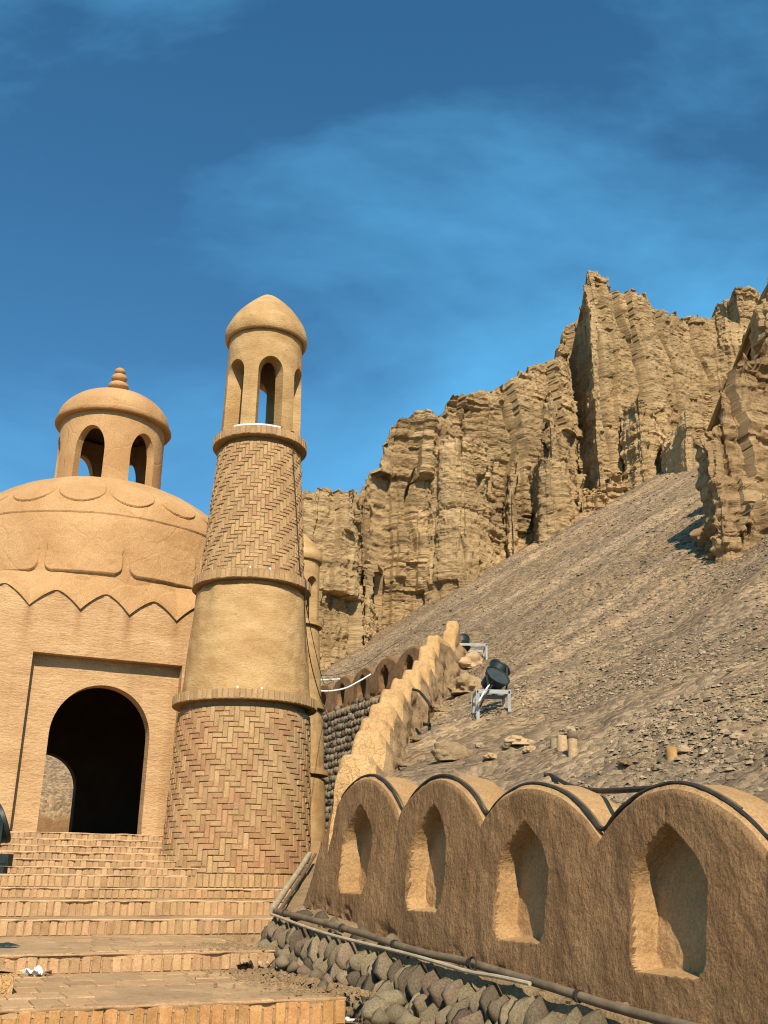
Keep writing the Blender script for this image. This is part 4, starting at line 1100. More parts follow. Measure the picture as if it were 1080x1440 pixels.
# ------------------------------------------------------------------ mud arcades
def interp_k(pts): 
    a = np.array(pts, float); return lambda k: np.interp(k, a[:, 0], a[:, 1]) if True else 0
def lin_ext(pts):
    a = np.array(pts, float)
    def f(k):
        k = np.asarray(k, float); r = np.interp(k, a[:, 0], a[:, 1])
        r = np.where(k > a[-1, 0], a[-1, 1] + (k - a[-1, 0]) * (a[-1, 1] - a[-2, 1]) / (a[-1, 0] - a[-2, 0]), r)
        return np.where(k < a[0, 0], a[0, 1] + (k - a[0, 0]) * (a[1, 1] - a[0, 1]) / (a[1, 0] - a[0, 0]), r)
    return f
def arcade(K, D, Nn, w, kL, kR, apex, valley, bottom, niches, ndepth, thick, res, seed, flare=0.0, batter=0.07, rough=0.012, backdrop=0.7, hump=(1.9, 0.8)):
    nu = int((kR - kL) * w / res); ne = 7; hmax = 1.45
    nv = int(hmax / res * (1.0 if res < 0.02 else 1.0)); nt = 9; nb = 5
    kk = np.linspace(kL, kR, nu)
    if res < 0.02: kk = np.unique(np.concatenate([kk] + [kc + sg * np.linspace(0.90 * hw - 0.012, hw + 0.014, 18) / w for kc, hw, _, _ in niches for sg in (-1, 1)]))
    def topz(k):
        f = k - np.floor(k); x = np.abs(2 * f - 1)
        vz = valley(k); az = apex(np.floor(k) + 0.5)
        vm = valley(np.floor(k) + 0.5)
        z = vz + (az - vm) * (1 - x ** hump[0]) ** hump[1]
        return z + 0.012 * noise(k * w * 2.3, 0, 0, seed)
    t = np.linspace(0, 1, nv)
    T, Kt = np.meshgrid(t, kk)
    fl = flare * np.clip((1 - T), 0, 1) ** 1.4
    Kk = Kt - fl * np.clip(1 - (Kt - kL) / 0.6, 0, 1)
    tz = topz(np.maximum(Kt, kL + 0.001)); bz = bottom(Kk)
    Zf = bz + (tz - bz) * T
    S = Kk * w
    off = batter * (1 - T) + rough * fbm(S * 1.6, Zf * 1.6, 0, 4, seed + 1) * 1.3 + rough * 0.5 * fbm(S * 9, Zf * 5, 0, 3, seed + 2)
    off = off - 0.045 * (1 - sstep(0, 0.07, tz - Zf)) ** 2
    crumble = sstep(0.16, 0.0, Zf - bz + 0.05 * noise(S * 5, 0, 0, seed + 3))
    off = off - crumble * 0.05 * np.clip(0.3 + fbm(S * 7, Zf * 7, 0, 3, seed + 4), 0, 1)
    for kc, hw, zb, zt in niches:
        x = S - kc * w; H = zt - zb
        zs = zb + H * 0.56
        hwz = np.where(Zf < zs, hw * (0.93 + 0.07 * (Zf - zb) / (zs - zb)), hw * np.clip(1 - np.clip((Zf - zs) / (zt - zs), 0, 1) ** 1.75, 0, 1))
        corner = 0.05 * sstep(0.09, 0.0, Zf - zb)
        ins = np.minimum(hwz - corner - np.abs(x + 0.012 * noise(Zf * 6, kc, 0, seed + 5)), Zf - zb)
        off = off - ndepth * sstep(-0.003, 0.016, ins) * (1 - 0.0 * T)
    P = K[None, None] + D[None, None] * S[..., None] + Nn[None, None] * off[..., None] + UP * Zf[..., None]
    cols = [P]
    d = np.linspace(0, thick, nt + 1)[1:]
    dd, Kd = np.meshgrid(d, kk)
    zt2 = topz(np.maximum(Kd, kL + 0.001)) + 0.012 * np.sin(dd / thick * math.pi) + 0.012 * noise(Kd * 6, dd * 8, 0, seed + 6) - 0.05 * sstep(0.75, 1.0, dd / thick)
    cols.append(K[None, None] + D[None, None] * (Kd * w)[..., None] - Nn[None, None] * (dd + 0.04)[..., None] + UP * zt2[..., None])
    bdn = np.linspace(0, backdrop, nb + 1)[1:]
    bb, Kb = np.meshgrid(bdn, kk)
    zb2 = topz(np.maximum(Kb, kL + 0.001)) - 0.05 - bb
    cols.append(K[None, None] + D[None, None] * (Kb * w)[..., None] - Nn[None, None] * (thick + 0.06 + bb * 0.1)[..., None] + UP * zb2[..., None])
    P = np.concatenate(cols, 1)
    # left end turning back
    first = P[0]; extra = []
    offs = np.concatenate([off[0], -(d + 0.04), -(thick + 0.06 + bdn * 0.1)])
    for c in range(ne):
        a = (1 - c / ne); lim = -(thick + 0.06) * (1 - math.cos(a * math.pi / 2)) - 0.02 * a
        o2 = np.minimum(offs, lim)
        bul = 0.16 * math.sin((1 - a) * math.pi / 2) * w * 0.6
        extra.append(first + Nn[None] * (o2 - offs)[:, None] + D[None] * (-0.10 * math.sin(a * math.pi)) )
    P = np.concatenate([np.stack(extra), P], 0)
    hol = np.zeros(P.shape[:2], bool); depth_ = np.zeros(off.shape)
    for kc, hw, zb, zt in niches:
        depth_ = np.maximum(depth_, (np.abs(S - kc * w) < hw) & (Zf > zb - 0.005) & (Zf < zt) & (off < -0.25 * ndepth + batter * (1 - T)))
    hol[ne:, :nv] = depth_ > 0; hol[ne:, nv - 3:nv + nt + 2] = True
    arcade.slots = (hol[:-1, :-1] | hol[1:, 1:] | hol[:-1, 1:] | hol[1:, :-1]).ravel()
    return P.reshape(-1, 3), gridf(*P.shape[:2]), topz
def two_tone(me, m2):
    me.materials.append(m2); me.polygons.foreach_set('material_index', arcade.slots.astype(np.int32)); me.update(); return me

def wz(k, px, py, off=0.0):                              # height on the niche wall's face seen at a pixel row
    Pw = K0 + WD * AW * k + WN * off
    return float(at(px, py, Pw[1])[2])
ap = lin_ext([(0.5, wz(.5, 512, 1092)), (1.5, wz(1.5, 612, 1090)), (2.5, wz(2.5, 740, 1104)), (3.5, wz(3.5, 950, 1104)), (4.5, wz(3.5, 950, 1104) - 0.12)])
vl = lin_ext([(0, wz(0, 468, 1140)), (1, wz(1, 565, 1150)), (2, wz(2, 677, 1155)), (3, wz(3, 832, 1176)), (4, wz(4, 1068, 1196)), (5, wz(4, 1068, 1196) - 0.12)])
bt = lin_ext([(-0.35, wz(-.35, 440, 1272)), (0.5, wz(.5, 520, 1300)), (1.5, wz(1.5, 620, 1351)), (2.5, wz(2.5, 740, 1405)), (3.5, wz(3.5, 930, 1460)), (4.5, wz(3.5, 930, 1460) - 0.12)])
nich = [(0.48, 0.285, wz(.5, 505, 1256), wz(.5, 505, 1131)), (1.46, 0.29, wz(1.5, 605, 1281), wz(1.5, 605, 1130)), (2.42, 0.30, wz(2.5, 730, 1324), wz(2.5, 730, 1154)), (3.48, 0.30, wz(3.5, 937, 1371), wz(3.5, 937, 1158)), (4.48, 0.30, wz(3.5, 937, 1371) - .12, wz(3.5, 937, 1158) - .12)]
nw = thing('niche_wall', K0 + WD * AW * 2 + UP * float(bt(2.0)), 'brown mud wall with scalloped top and pointed niches above cobbles', 'wall')
V, Fc, topz = arcade(K0, WD, WN, AW, -0.04, 5.3, ap, vl, bt, nich, 0.185, 0.42, 0.0095, 500, flare=0.24, batter=0.13)
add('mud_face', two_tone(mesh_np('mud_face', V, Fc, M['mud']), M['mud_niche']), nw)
# pipe line heights
pz_ = lin_ext([(-0.28, float((at(405, 1282, (K0 + WN * .38 - WD * AW * .28)[1]))[2])), (3.80, float(at(930, 1442, (K0 + WN * .38 + WD * AW * 3.80)[1])[2]))])
# bed of the cobbled plinth
kk = np.linspace(-0.30, 5.3, 260)
prof_o = [(-0.02, 'b', 0.05), (0.10, 'b', 0.02), (0.22, 'm', 0.0), (0.32, 'p', -0.02), (0.37, 'p', -0.09), (0.46, 'z', 0.45), (0.58, 'z', 1.0), (0.60, 'z', 1.3)]
rows = []
ZT = -0.95
for o_, kd, dv in prof_o:
    bz, pz2 = bt(kk), pz_(kk) - 0.02
    zr = bz + dv if kd == 'b' else (bz * 0.5 + pz2 * 0.5) if kd == 'm' else pz2 + dv if kd == 'p' else (pz2 - 0.09) + (ZT - pz2 + 0.09) * dv
    rows.append((np.full_like(kk, o_), zr))
fine_o = np.linspace(0, len(rows) - 1, 40)
OO = np.array([np.interp(fine_o, range(len(rows)), [r[0][i] for r in rows]) for i in range(len(kk))])
ZZ = np.array([np.interp(fine_o, range(len(rows)), [r[1][i] for r in rows]) for i in range(len(kk))])
KKm = np.broadcast_to(kk[:, None], OO.shape)
bump_ = 0.025 * fbm(KKm * AW * 4, ZZ * 4 + OO * 3, 0, 4, 520)
Pb = K0 + WD * (KKm * AW)[..., None] + WN * (OO + bump_ * 0.7)[..., None] + UP * (ZZ + bump_ * 0.7)[..., None]
endc = Pb[0][None] + (-WN[None, None] * 0 - WD * 0.0) + np.zeros_like(Pb[:1])
back_ = Pb[:1] - WD * 0.02; back_ = back_ - WN * np.maximum(OO[:1, :, None] - 0.05, 0) * 0.9 - WD * 0.10
Pb = np.concatenate([back_, Pb], 0)
add('plinth', mesh_np('plinth', Pb.reshape(-1, 3), gridf(*Pb.shape[:2], True), M['dirt']), nw)
def cobble_mesh(name, seed, mat, point=0.5, sub=2):
    bm = bmesh.new(); bmesh.ops.create_icosphere(bm, subdivisions=sub, radius=1.0)
    for v in bm.verts:
        c = v.co.copy()
        n = float(noise(c.x * 1.3 + seed * 7, c.y * 1.3, c.z * 1.3, seed)) * 0.30 + 0.10 * float(np.tanh(3 * noise(c.x * 2.2 + seed * 3, c.y * 2.2, c.z * 2.2, seed + 9)))
        s = 1 + n
        tap = 1 - point * max(0, c.z) ** 1.5 * 0.55
        v.co = Vector((c.x * s * tap + 0.12 * c.z * math.sin(seed * 2.1), c.y * s * tap, c.z * s))
    me = bpy.data.meshes.new(name); bm.to_mesh(me); bm.free()
    me.materials.append(mat)
    for p_ in me.polygons: p_.use_smooth = True
    return me
COB = [cobble_mesh('stone', s, M['cobble'], 0.5 + 0.14 * s) for s in range(7)]
def stone_at(P, X, Yn, Zu, rx, ry, rz, tilt, meshes, parent, name='stone', yaw=0.0):
    X, Yn, Zu = Vector(X), Vector(Yn), Vector(Zu)
    m = frame(P, X, Yn, Zu) @ Matrix.Rotation(tilt, 4, 'Y') @ Matrix.Rotation(yaw, 4, 'Z') @ Matrix.Diagonal((rx, ry, rz, 1))
    return add(name, random.choice(meshes), parent, m)
n_st = 0
rowh = 0.128
for r_ in range(8):
    k = -0.32 + (r_ % 2) * 0.05
    while k < 4.75:
        wst = random.uniform(0.07, 0.12)
        zt0 = float(pz_(k)) - 0.16
        z = zt0 - r_ * rowh + random.uniform(-0.025, 0.025) - 0.02
        u = (float(pz_(k)) - 0.11 - z) / max(0.05, float(pz_(k)) - 0.11 - ZT)
        if z > ZT - 0.02:
            o_ = 0.405 + 0.21 * u
            P = K0 + WD * (k * AW) + WN * (o_ + 0.005) + UP * z
            zu = UP + WN * (-0.35) ; zu /= np.linalg.norm(zu)
            x_ = WD; y_ = np.cross(zu, x_)
            stone_at(P, x_, y_, zu, wst * 0.52, random.uniform(0.075, 0.125), random.uniform(0.08, 0.135), random.uniform(-0.55, 0.25), COB, nw); n_st += 1
        k += (wst + random.uniform(0.01, 0.085)) / AW
# half-buried stones on the ledge over the pipe
k = -0.15
while k < 4.6:
    wst = random.uniform(0.10, 0.20)
    o_ = random.uniform(0.16, 0.30); f = o_ / 0.38
    z = float(bt(k)) * (1 - f) + float(pz_(k)) * f - random.uniform(0.01, 0.04)
    P = K0 + WD * (k * AW) + WN * o_ + UP * z
    stone_at(P, WD, -WN, UP, wst * 0.55, random.uniform(0.06, 0.10), random.uniform(0.05, 0.085), random.uniform(-.4, .4), COB, nw, yaw=random.uniform(0, 3)); n_st += 1
    k += (wst + random.uniform(0.0, 0.10)) / AW
# stones spilling at the plinth's foot
for px, py, Yd, sz in ((397, 1352, 9.3, .12), (412, 1360, 9.1, .10), (428, 1366, 9.0, .11), (446, 1372, 8.7, .12), (462, 1378, 8.4, .10), (455, 1388, 8.1, .09), (528, 1420, 7.0, .17), (548, 1408, 7.1, .15), (535, 1432, 6.8, .12), (560, 1426, 6.8, .13), (575, 1436, 6.6, .11)):
    P = at(px, py, Yd)
    sz *= 0.62; stone_at(P, WD, -WN, UP, sz, sz * 0.7, sz * 0.75, random.uniform(-.5, .5), COB, nw, yaw=random.uniform(0, 3)); n_st += 1
# pale curb running back from the plinth's corner beside the stairs
cA, cB = K0 + WN * 0.36 - WD * AW * 0.28 + UP * (float(pz_(-0.28)) - 0.03), at(438, 1212, 13.2)
V = []
for s in np.linspace(0, 1, 14):
    c = cA + (cB - cA) * s; x_ = np.array([1.0, 0.15, 0])
    w_ = 0.02 * float(noise(s * 9, 0, 0, 531))
    V += [c + UP * (-0.03 + w_), c + x_ * 0.30 + UP * (0.02 - w_), c + x_ * 0.32 - UP * 1.6, c - np.array([0.06, 0, 0]) - UP * 1.6]
Fc = [(4 * i + a, 4 * i + 4 + a, 4 * i + 4 + (a + 1) % 4, 4 * i + (a + 1) % 4) for i in range(13) for a in range(4)] + [(0, 1, 2, 3)]
add('side_curb', fixn(mesh_py('side_curb', V, Fc, M['dirt'])), nw)
for s in np.linspace(0.02, 0.9, 13):
    c = cA + (cB - cA) * s
    for dz in (0.14, 0.33, 0.52):
        stone_at(c + np.array([-0.045, 0, 0]) - UP * (dz + random.uniform(-.03, .03)), (0, 1, 0), (1, 0, 0), (0, 0, 1), random.uniform(.07, .10), .05, random.uniform(.07, .1), random.uniform(-.3, .3), COB, nw); n_st += 1
print('plinth stones', n_st)

# rubble strip in front of the plinth
tt, qq = np.linspace(-6, 7, 110), np.linspace(-1, 12, 110)
Xm, Ym_ = np.meshgrid(tt, qq, indexing='ij')
Zm = -0.945 + 0.03 * fbm(Xm * 1.5, Ym_ * 1.5, 0, 4, 540) - sstep(4.5, 3.2, Ym_) * 0.75
me = mesh_np('path', np.stack([Xm, Ym_, Zm], -1).reshape(-1, 3), gridf(110, 110), M['dirt'])
tag(add('path', me), 'trodden earth path at the foot of the stairs', None, None, 'structure')

# ------------------------------------------------------------------ scalloped wall climbing the hill
seg = np.concatenate([[0], np.cumsum(np.linalg.norm(np.diff(SW[:, :2], axis=0), axis=1))])
ns = 620
s_ = np.linspace(-0.15, seg[-1] + 0.35, ns)
Xl, Yl, Zl = (np.interp(s_, seg, SW[:, i]) for i in range(3))
ext = np.where(s_ < 0, s_, np.where(s_ > seg[-1], s_ - seg[-1], 0)); Yl = Yl + ext
li = np.interp(s_, seg, np.arange(len(seg)))
fr_ = np.abs(2 * (li + 0.5 - np.floor(li + 0.5)) - 1)     # 0 on the crown, 1 in the valley
lf = li - np.floor(li)
stp = np.interp(lf, [0, 0.55, 0.72, 0.80, 1.0], [0.0, -0.02, -0.10, 0.55, 1.0]); stp[stp > 0.5] = np.minimum(1, stp[stp > 0.5])
k0_ = np.floor(li).astype(int); k1_ = np.minimum(k0_ + 1, len(SW) - 1); k0_ = np.clip(k0_, 0, len(SW) - 1)
Ztop = SW[k0_, 2] * (1 - stp) + SW[k1_, 2] * stp
Ztop = smooth1(Ztop, 5) + 0.025 * noise(s_ * 2, 0, 0, 601) + 0.012 * noise(s_ * 8, 0, 0, 602)
Ztop = np.where(s_ > seg[-1] - 0.1, Ztop + 0.1, Ztop)
wid = np.interp(s_, [0, 6, seg[-1]], [0.33, 0.33, 0.28])
tx_ = np.gradient(smooth1(Xl, 40), s_); ty_ = np.gradient(smooth1(Yl, 40), s_); ln = np.hypot(tx_, ty_); px_, py_ = ty_ / ln, -tx_ / ln
right_base = np.minimum(hill_z(Xl + px_ * 0.8, Yl + py_ * 0.8) - 0.35, Ztop - 0.3)
rows = []
def row(e, z, amp, sd):
    nsx = fbm(s_ * 2.6, z * 2.6, e, 4, sd) * amp
    rows.append(np.stack([Xl + px_ * (e + nsx), Yl + py_ * (e + nsx), z], -1))
for f in np.linspace(1, 0, 12, endpoint=False): row(-0.02 - 0.05 * f, Ztop - 0.06 - f * np.maximum(Ztop - 0.2, 0.5), 0.02, 610)
for f in np.linspace(0, 1, 14): row(wid * f, Ztop - 0.06 * np.abs(2 * f - 1) ** 8 + 0.014 * noise(s_ * 7, f * 5, 0, 611), 0.0, 612)
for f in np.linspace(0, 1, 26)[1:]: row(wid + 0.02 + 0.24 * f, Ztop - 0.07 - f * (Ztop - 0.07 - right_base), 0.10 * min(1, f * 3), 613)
Pw = np.stack(rows, 1)
cw = thing('climbing_wall', SW[0] * np.array([1, 1, 0]) + UP * 0.6, 'pale mud wall with stepped scalloped top climbing the slope', 'wall')
V, Fc = Pw[:, :28].reshape(-1, 3), gridf(ns, 28)
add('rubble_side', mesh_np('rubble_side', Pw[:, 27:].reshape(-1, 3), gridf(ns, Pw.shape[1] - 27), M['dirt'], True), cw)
# front end cap
cap0 = len(V); V = np.vstack([V, Pw[0].mean(0)[None] - np.array([[0, 0.08, 0]])])
nvv = Pw.shape[1]
capF = np.array([[i, i + 1, cap0, cap0] for i in range(nvv - 1)])
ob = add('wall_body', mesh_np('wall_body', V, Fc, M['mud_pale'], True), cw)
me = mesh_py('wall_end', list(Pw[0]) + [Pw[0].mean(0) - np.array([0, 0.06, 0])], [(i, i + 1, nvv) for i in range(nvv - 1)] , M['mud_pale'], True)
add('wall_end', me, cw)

# ------------------------------------------------------------------ retaining wall with arched parapet
PN = 9
PO = PAR1.copy(); PO[2] = 0
Wp = 1.5; zap = PAR0[2] - 0.02
ca_ = lambda v: (lambda k: np.full(np.shape(k), v) if np.ndim(k) else np.float64(v))
V, Fc, _ = arcade(PO, -GU, -GV, Wp, 0.0, PN - 0.02, ca_(zap), ca_(zap - 0.30), ca_(zap - 1.02), [(i + 0.5, 0.27, zap - 0.86, zap - 0.22) for i in range(PN)], 0.20, 0.35, 0.03, 700, batter=0.04, backdrop=0.9)
rw = thing('retaining_wall', PAR0 * np.array([1, 1, 0]) + GU * 6 + UP * 0.6, 'cobbled retaining wall topped by a brown arched mud parapet', 'wall')
add('parapet', mesh_np('parapet', V, Fc, M['mud']), rw)
zt0, zb0_ = zap - 1.0, 0.45
aa_ = np.linspace(0, PN * Wp + 1.0, 120); hh_ = np.linspace(0, 1, 50)
Am, Hm = np.meshgrid(aa_, hh_, indexing='ij')
Om = 0.10 + 0.14 * (1 - Hm) * (zt0 - zb0_) + 0.02 * fbm(Am * 3, Hm * 12, 0, 3, 710)
Pm = PO - GU * Am[..., None] - GV * Om[..., None] + UP * (zb0_ + (zt0 - zb0_) * Hm + 0.0)[..., None]
led = PO[None] - GU * aa_[:, None] + GV * 0.25 + UP * (zt0 + 0.03)
Pm = np.concatenate([Pm, led[:, None, :]], 1)
add('wall_core', mesh_np('wall_core', Pm.reshape(-1, 3), gridf(*Pm.shape[:2]), M['mortar']), rw)
COF = [cobble_mesh('stone', s + 20, M['cobble_far'], 0.25) for s in range(5)]
cand = []
rowh = 0.205
for r_ in range(int((zt0 - zb0_) / rowh) + 1):
    a = random.uniform(0, .2)
    while a < PN * Wp + 0.8:
        wst = random.uniform(0.17, 0.30)
        z = zb0_ + 0.08 + r_ * rowh + random.uniform(-.03, .03)
        if z < zt0 + 0.02:
            o_ = 0.12 + 0.14 * (zt0 - z)
            P = PO - GU * a - GV * o_ + UP * z
            px, py = proj(P)
            dA = np.linalg.norm(P)
            vis = 434 < px < 600 and py < 1215
            cand.append((0 if vis else 1, dA, P, wst))
        a += wst * 0.92
cand.sort(key=lambda c: (c[0], c[1]))
restb = []
for j, (vis, dA, P, wst) in enumerate(cand):
    x_ = -GU; zu = UP + GV * 0.14; zu /= np.linalg.norm(zu); y_ = np.cross(zu, x_)
    if j < 300: stone_at(P, x_, y_, zu, wst * 0.5, 0.11, random.uniform(0.095, 0.13), random.uniform(-.5, .2), COF, rw)
    else:
        m = frame(P, Vector(x_), Vector(y_), Vector(zu)) @ Matrix.Rotation(random.uniform(-.5, .2), 4, 'Y') @ Matrix.Diagonal((wst * 0.5, 0.11, 0.11, 1))
        restb.append(m)
bs = cobble_mesh('stone_facing', 31, M['cobble_far'], 0.25, 1)
bv = [v.co.copy() for v in bs.vertices]; bfc = [tuple(p_.vertices) for p_ in bs.polygons]
V, Fc = [], []
for m in restb:
    n0 = len(V); V += [tuple(m @ v) for v in bv]; Fc += [tuple(i + n0 for i in f) for f in bfc]
tag(add('stone_facing', mesh_py('stone_facing', V, Fc, M['cobble_far'], True), rw), kind='stuff')
print('retaining stones', len(cand), sum(1 for c in cand if c[0] == 0))
# wall closing the back of the court, seen through the doorway
RO = REAR1.copy(); RO[2] = 0
lr = 45.0; nr = int(lr / 2.4)
zr0 = float(at(85, 1140, 31)[2])
V, Fc, _ = arcade(RO, GV, -GU, 2.4, 0.0, nr, ca_(zr0 + 0.15), ca_(zr0 - 0.12), ca_(0.5), [(i + 0.5, 0.42, zr0 - 0.85, zr0 - 0.1) for i in range(nr)], 0.25, 0.4, 0.06, 760, batter=0.02, backdrop=1.0)
yw = thing('courtyard_wall', PAR1 * np.array([1, 1, 0]) - GV * 9 + UP * 0.55, 'low brown mud wall with niches glimpsed through the dark doorway', 'wall')
add('mud_face', mesh_np('mud_face', V, Fc, M['mud']), yw)

# ------------------------------------------------------------------ pipes and cables
def hit(px, py, y0=6.0, y1=55.0):
    d = ray(px, py); ys = np.linspace(y0, y1, 6000)
    g_ = hill_z(d[0] * ys, ys) + hill_rel(d[0] * ys, ys)
    below = np.nonzero((d[2] * ys < g_) & in_hill(d[0] * ys, ys))[0]
    return d * ys[below[0]] if len(below) else d * 14.0
def single(name, vf, mat, label, cat, smooth=True, group=None, angle=40):
    me = fixn(mesh_py(name, vf[0], vf[1], mat, smooth, angle))
    c = np.mean(np.array(vf[0]), 0)
    me.transform(Matrix.Translation(-Vector(tuple(c))))
    return tag(add(name, me, None, Matrix.Translation(Vector(tuple(c)))), label, cat, group)
ks = np.linspace(-0.29, 5.2, 16)
pts = [K0 + WD * AW * k + WN * (0.395 + 0.008 * float(noise(k * 2, 0, 0, 801))) + UP * (float(pz_(k)) + 0.012 * float(noise(k * 1.7, 3, 0, 802)) + 0.01) for k in ks]
pipe = single('pipe', tube(pts, 0.026, 10, 80), M['pipe_dark'], 'dark dusty metal pipe laid along the cobbles below the niche wall', 'pipe')
PIN = Matrix.Translation(pipe.matrix_basis.translation)
for k in (-0.1, 0.85, 1.55, 2.35, 3.2):                   # straps tying the pipes together
    c = K0 + WD * AW * k + WN * 0.397 + UP * (float(np.interp(k, ks, [p_[2] for p_ in pts])))
    m = MB(); m.add(tube([c - WD * 0.012, c + WD * 0.012], 0.034, 12))
    add('strap', m.build('strap', M['cable'], True, 40), pipe)
kp = np.linspace(-0.31, 2.9, 14)
pts2 = [K0 + WD * AW * k + WN * (0.435 + 0.01 * math.sin(k * 3)) + UP * (float(pz_(k)) - 0.035 - 0.012 * math.sin(k * 2.2) + 0.045 * sstep(2.3, 2.9, k)) for k in kp]
single('conduit', tube(pts2, 0.013, 8, 70), M['pipe_pale'], 'thin pale conduit hanging just under the dark pipe', 'conduit')
b0_ = pts[0]
pts3 = [b0_ + UP * 0.005, b0_ + (cB - b0_) * 0.3 + UP * 0.03, b0_ + (cB - b0_) * 0.65 + UP * 0.05, cB + UP * 0.09]
single('pipe', tube([p_ - np.array([0.03, 0, 0]) for p_ in pts3], 0.032, 10, 20), M['pipe_pale'], 'pale pipe climbing from the plinth corner beside the stairs', 'pipe')
single('conduit', tube([p_ + np.array([0.045, 0, 0.0]) for p_ in pts3], 0.018, 8, 20), M['pipe_dark'], 'thin dark conduit beside the pale climbing pipe', 'conduit')
# ring hanging from the pipe
c = K0 + WD * AW * 2.42 + WN * 0.435 + UP * (float(pz_(2.42)) + 0.03)
an = np.linspace(0, 2 * math.pi, 20)
single('wire_ring', tube([c + WD * 0.04 * math.cos(a) + UP * 0.04 * math.sin(a) for a in an], 0.006, 6, caps=False), M['cable'], 'small wire ring hooked over the dark pipe', 'ring')
# black cable following the scallops
kc_ = np.linspace(0.02, 5.0, 260)
tzv = topz(kc_)
tzv = np.maximum(smooth1(tzv, 5), tzv - 0.004)
pts = [K0 + WD * AW * k - WN * (0.055 + 0.012 * float(noise(k * 3, 1, 0, 803))) + UP * (z + 0.012) for k, z in zip(kc_, tzv)]
single('cable', tube(pts, 0.013, 6), M['cable'], 'black cable lying along the scalloped edge of the niche wall', 'cable')
pts = [p_ - WN * 0.03 + UP * 0.004 for p_ in pts[3:200:2]]
single('cable', tube(pts, 0.008, 6), M['pipe_dark'], 'thin brown cable just behind the black one on the niche wall', 'cable')
he = K0 + WD * AW * 3.30 - WN * 0.12 + UP * float(topz(np.array([3.30]))[0] + 0.03)
h0 = hit(766, 1092) + UP * 0.02
hp = [h0, hit(778, 1095) + UP * 0.02] + [at(px, py, h0[1] + (he[1] - h0[1]) * f) for px, py, f in ((800, 1104, .3), (830, 1111, .6), (862, 1112, .85))] + [he]
single('hose', tube(hp, 0.018, 8, 50), M['cable'], 'black hose lying on the dirt behind the scallops', 'hose')
hp = [hit(px, py) + UP * 0.015 for px, py in ((545, 1056), (556, 1066), (560, 1078), (572, 1080))]
hp[0] = hp[0] + UP * 0.25
single('wire', tube(hp, 0.010, 6, 30), M['cable'], 'short bent wire sticking up beside the foot of the climbing wall', 'wire')
# cable drooping off the climbing wall
ip = [SW[5] + np.array([0.50, 0.1, 0.02]), SW[5] + np.array([0.62, 0.0, -0.05]), SW[5] + np.array([0.80, -0.1, -0.35]), hit(592, 1002) + UP * 0.1, hit(594, 1016) + UP * 0.02, hit(604, 1021) + UP * 0.02]
single('cable', tube(ip, 0.022, 6, 40), M['cable'], 'black cable drooping over the side of the climbing wall', 'cable')
# wires down the tall minaret
def mpt(ph, h, dr=0.03):
    z = zb0 + h
    r = float(np.interp(h, [0, MIN['c1'], MIN['c2'], MIN['c3'], MIN['c3'] + .01, MIN['rim']], [MIN['rb'], MIN['r1'], MIN['r2'], MIN['r3'], MIN['rl0'], MIN['rl1']])) + dr
    return np.array([NC[0] + r * (math.cos(ph) * Nface[0] + math.sin(ph) * Nrg[0]), NC[1] + r * (math.cos(ph) * Nface[1] + math.sin(ph) * Nrg[1]), z])
c1, c2, c3 = MIN['c1'], MIN['c2'], MIN['c3']
pts = [mpt(0.75, c3 + 0.12, 0.02), mpt(0.78, c3 + 0.09, 0.10), mpt(0.80, c3 - 0.1, 0.10), mpt(0.84, c3 - 0.3, 0.03), mpt(0.95, (c2 + c3) / 2, 0.02), mpt(1.05, c2 + 0.2, 0.03), mpt(1.05, c2 + 0.08, 0.11), mpt(1.08, c2 - 0.12, 0.11), mpt(1.2, c2 - 0.5, 0.03)]
end = PAR0 + GU * 1.5 - GV * 0.3 - UP * 1.6
pts += [mpt(1.35, c2 - 1.2, 0.05), at(452, 985, 19.5), at(474, 1036, 15.5)]
single('wire', tube(pts, 0.009, 5, 140), M['cable'], 'black wire running down the right side of the tall minaret', 'wire')
pts = [mpt(1.3, c2 - 0.3, 0.03), at(440, 900, 20), at(452, 950, 22), at(458, 962, 24.5), at(470, 958, 27.5)]
single('wire', tube(pts, 0.007, 5, 60), M['cable'], 'thin wire slung from the minaret towards the arched parapet', 'wire')
pts = [at(440, 970, 26), at(460, 972, 26), at(485, 968, 26), at(505, 958, 26.0), at(522, 948, 26.0)]
single('tube', tube(pts, 0.022, 8, 40), M['white'], 'sagging white plastic tube strung before the parapet', 'tube')
pts = [at(440, 957, 27.6), at(460, 956, 27.6), at(478, 955, 27.7)]
single('tube', tube(pts, 0.022, 8, 12), M['white'], 'short straight white tube above the sagging one', 'tube')
pts = [at(441, 949, 27.5), at(465, 950, 27.5), at(490, 944, 27.4), at(515, 934, 26.9), at(540, 915, 26.2), at(565, 900, 25.6)]
single('wire', tube(pts, 0.007, 5, 40), M['cable'], 'thin dark wire running along the top of the parapet', 'wire')
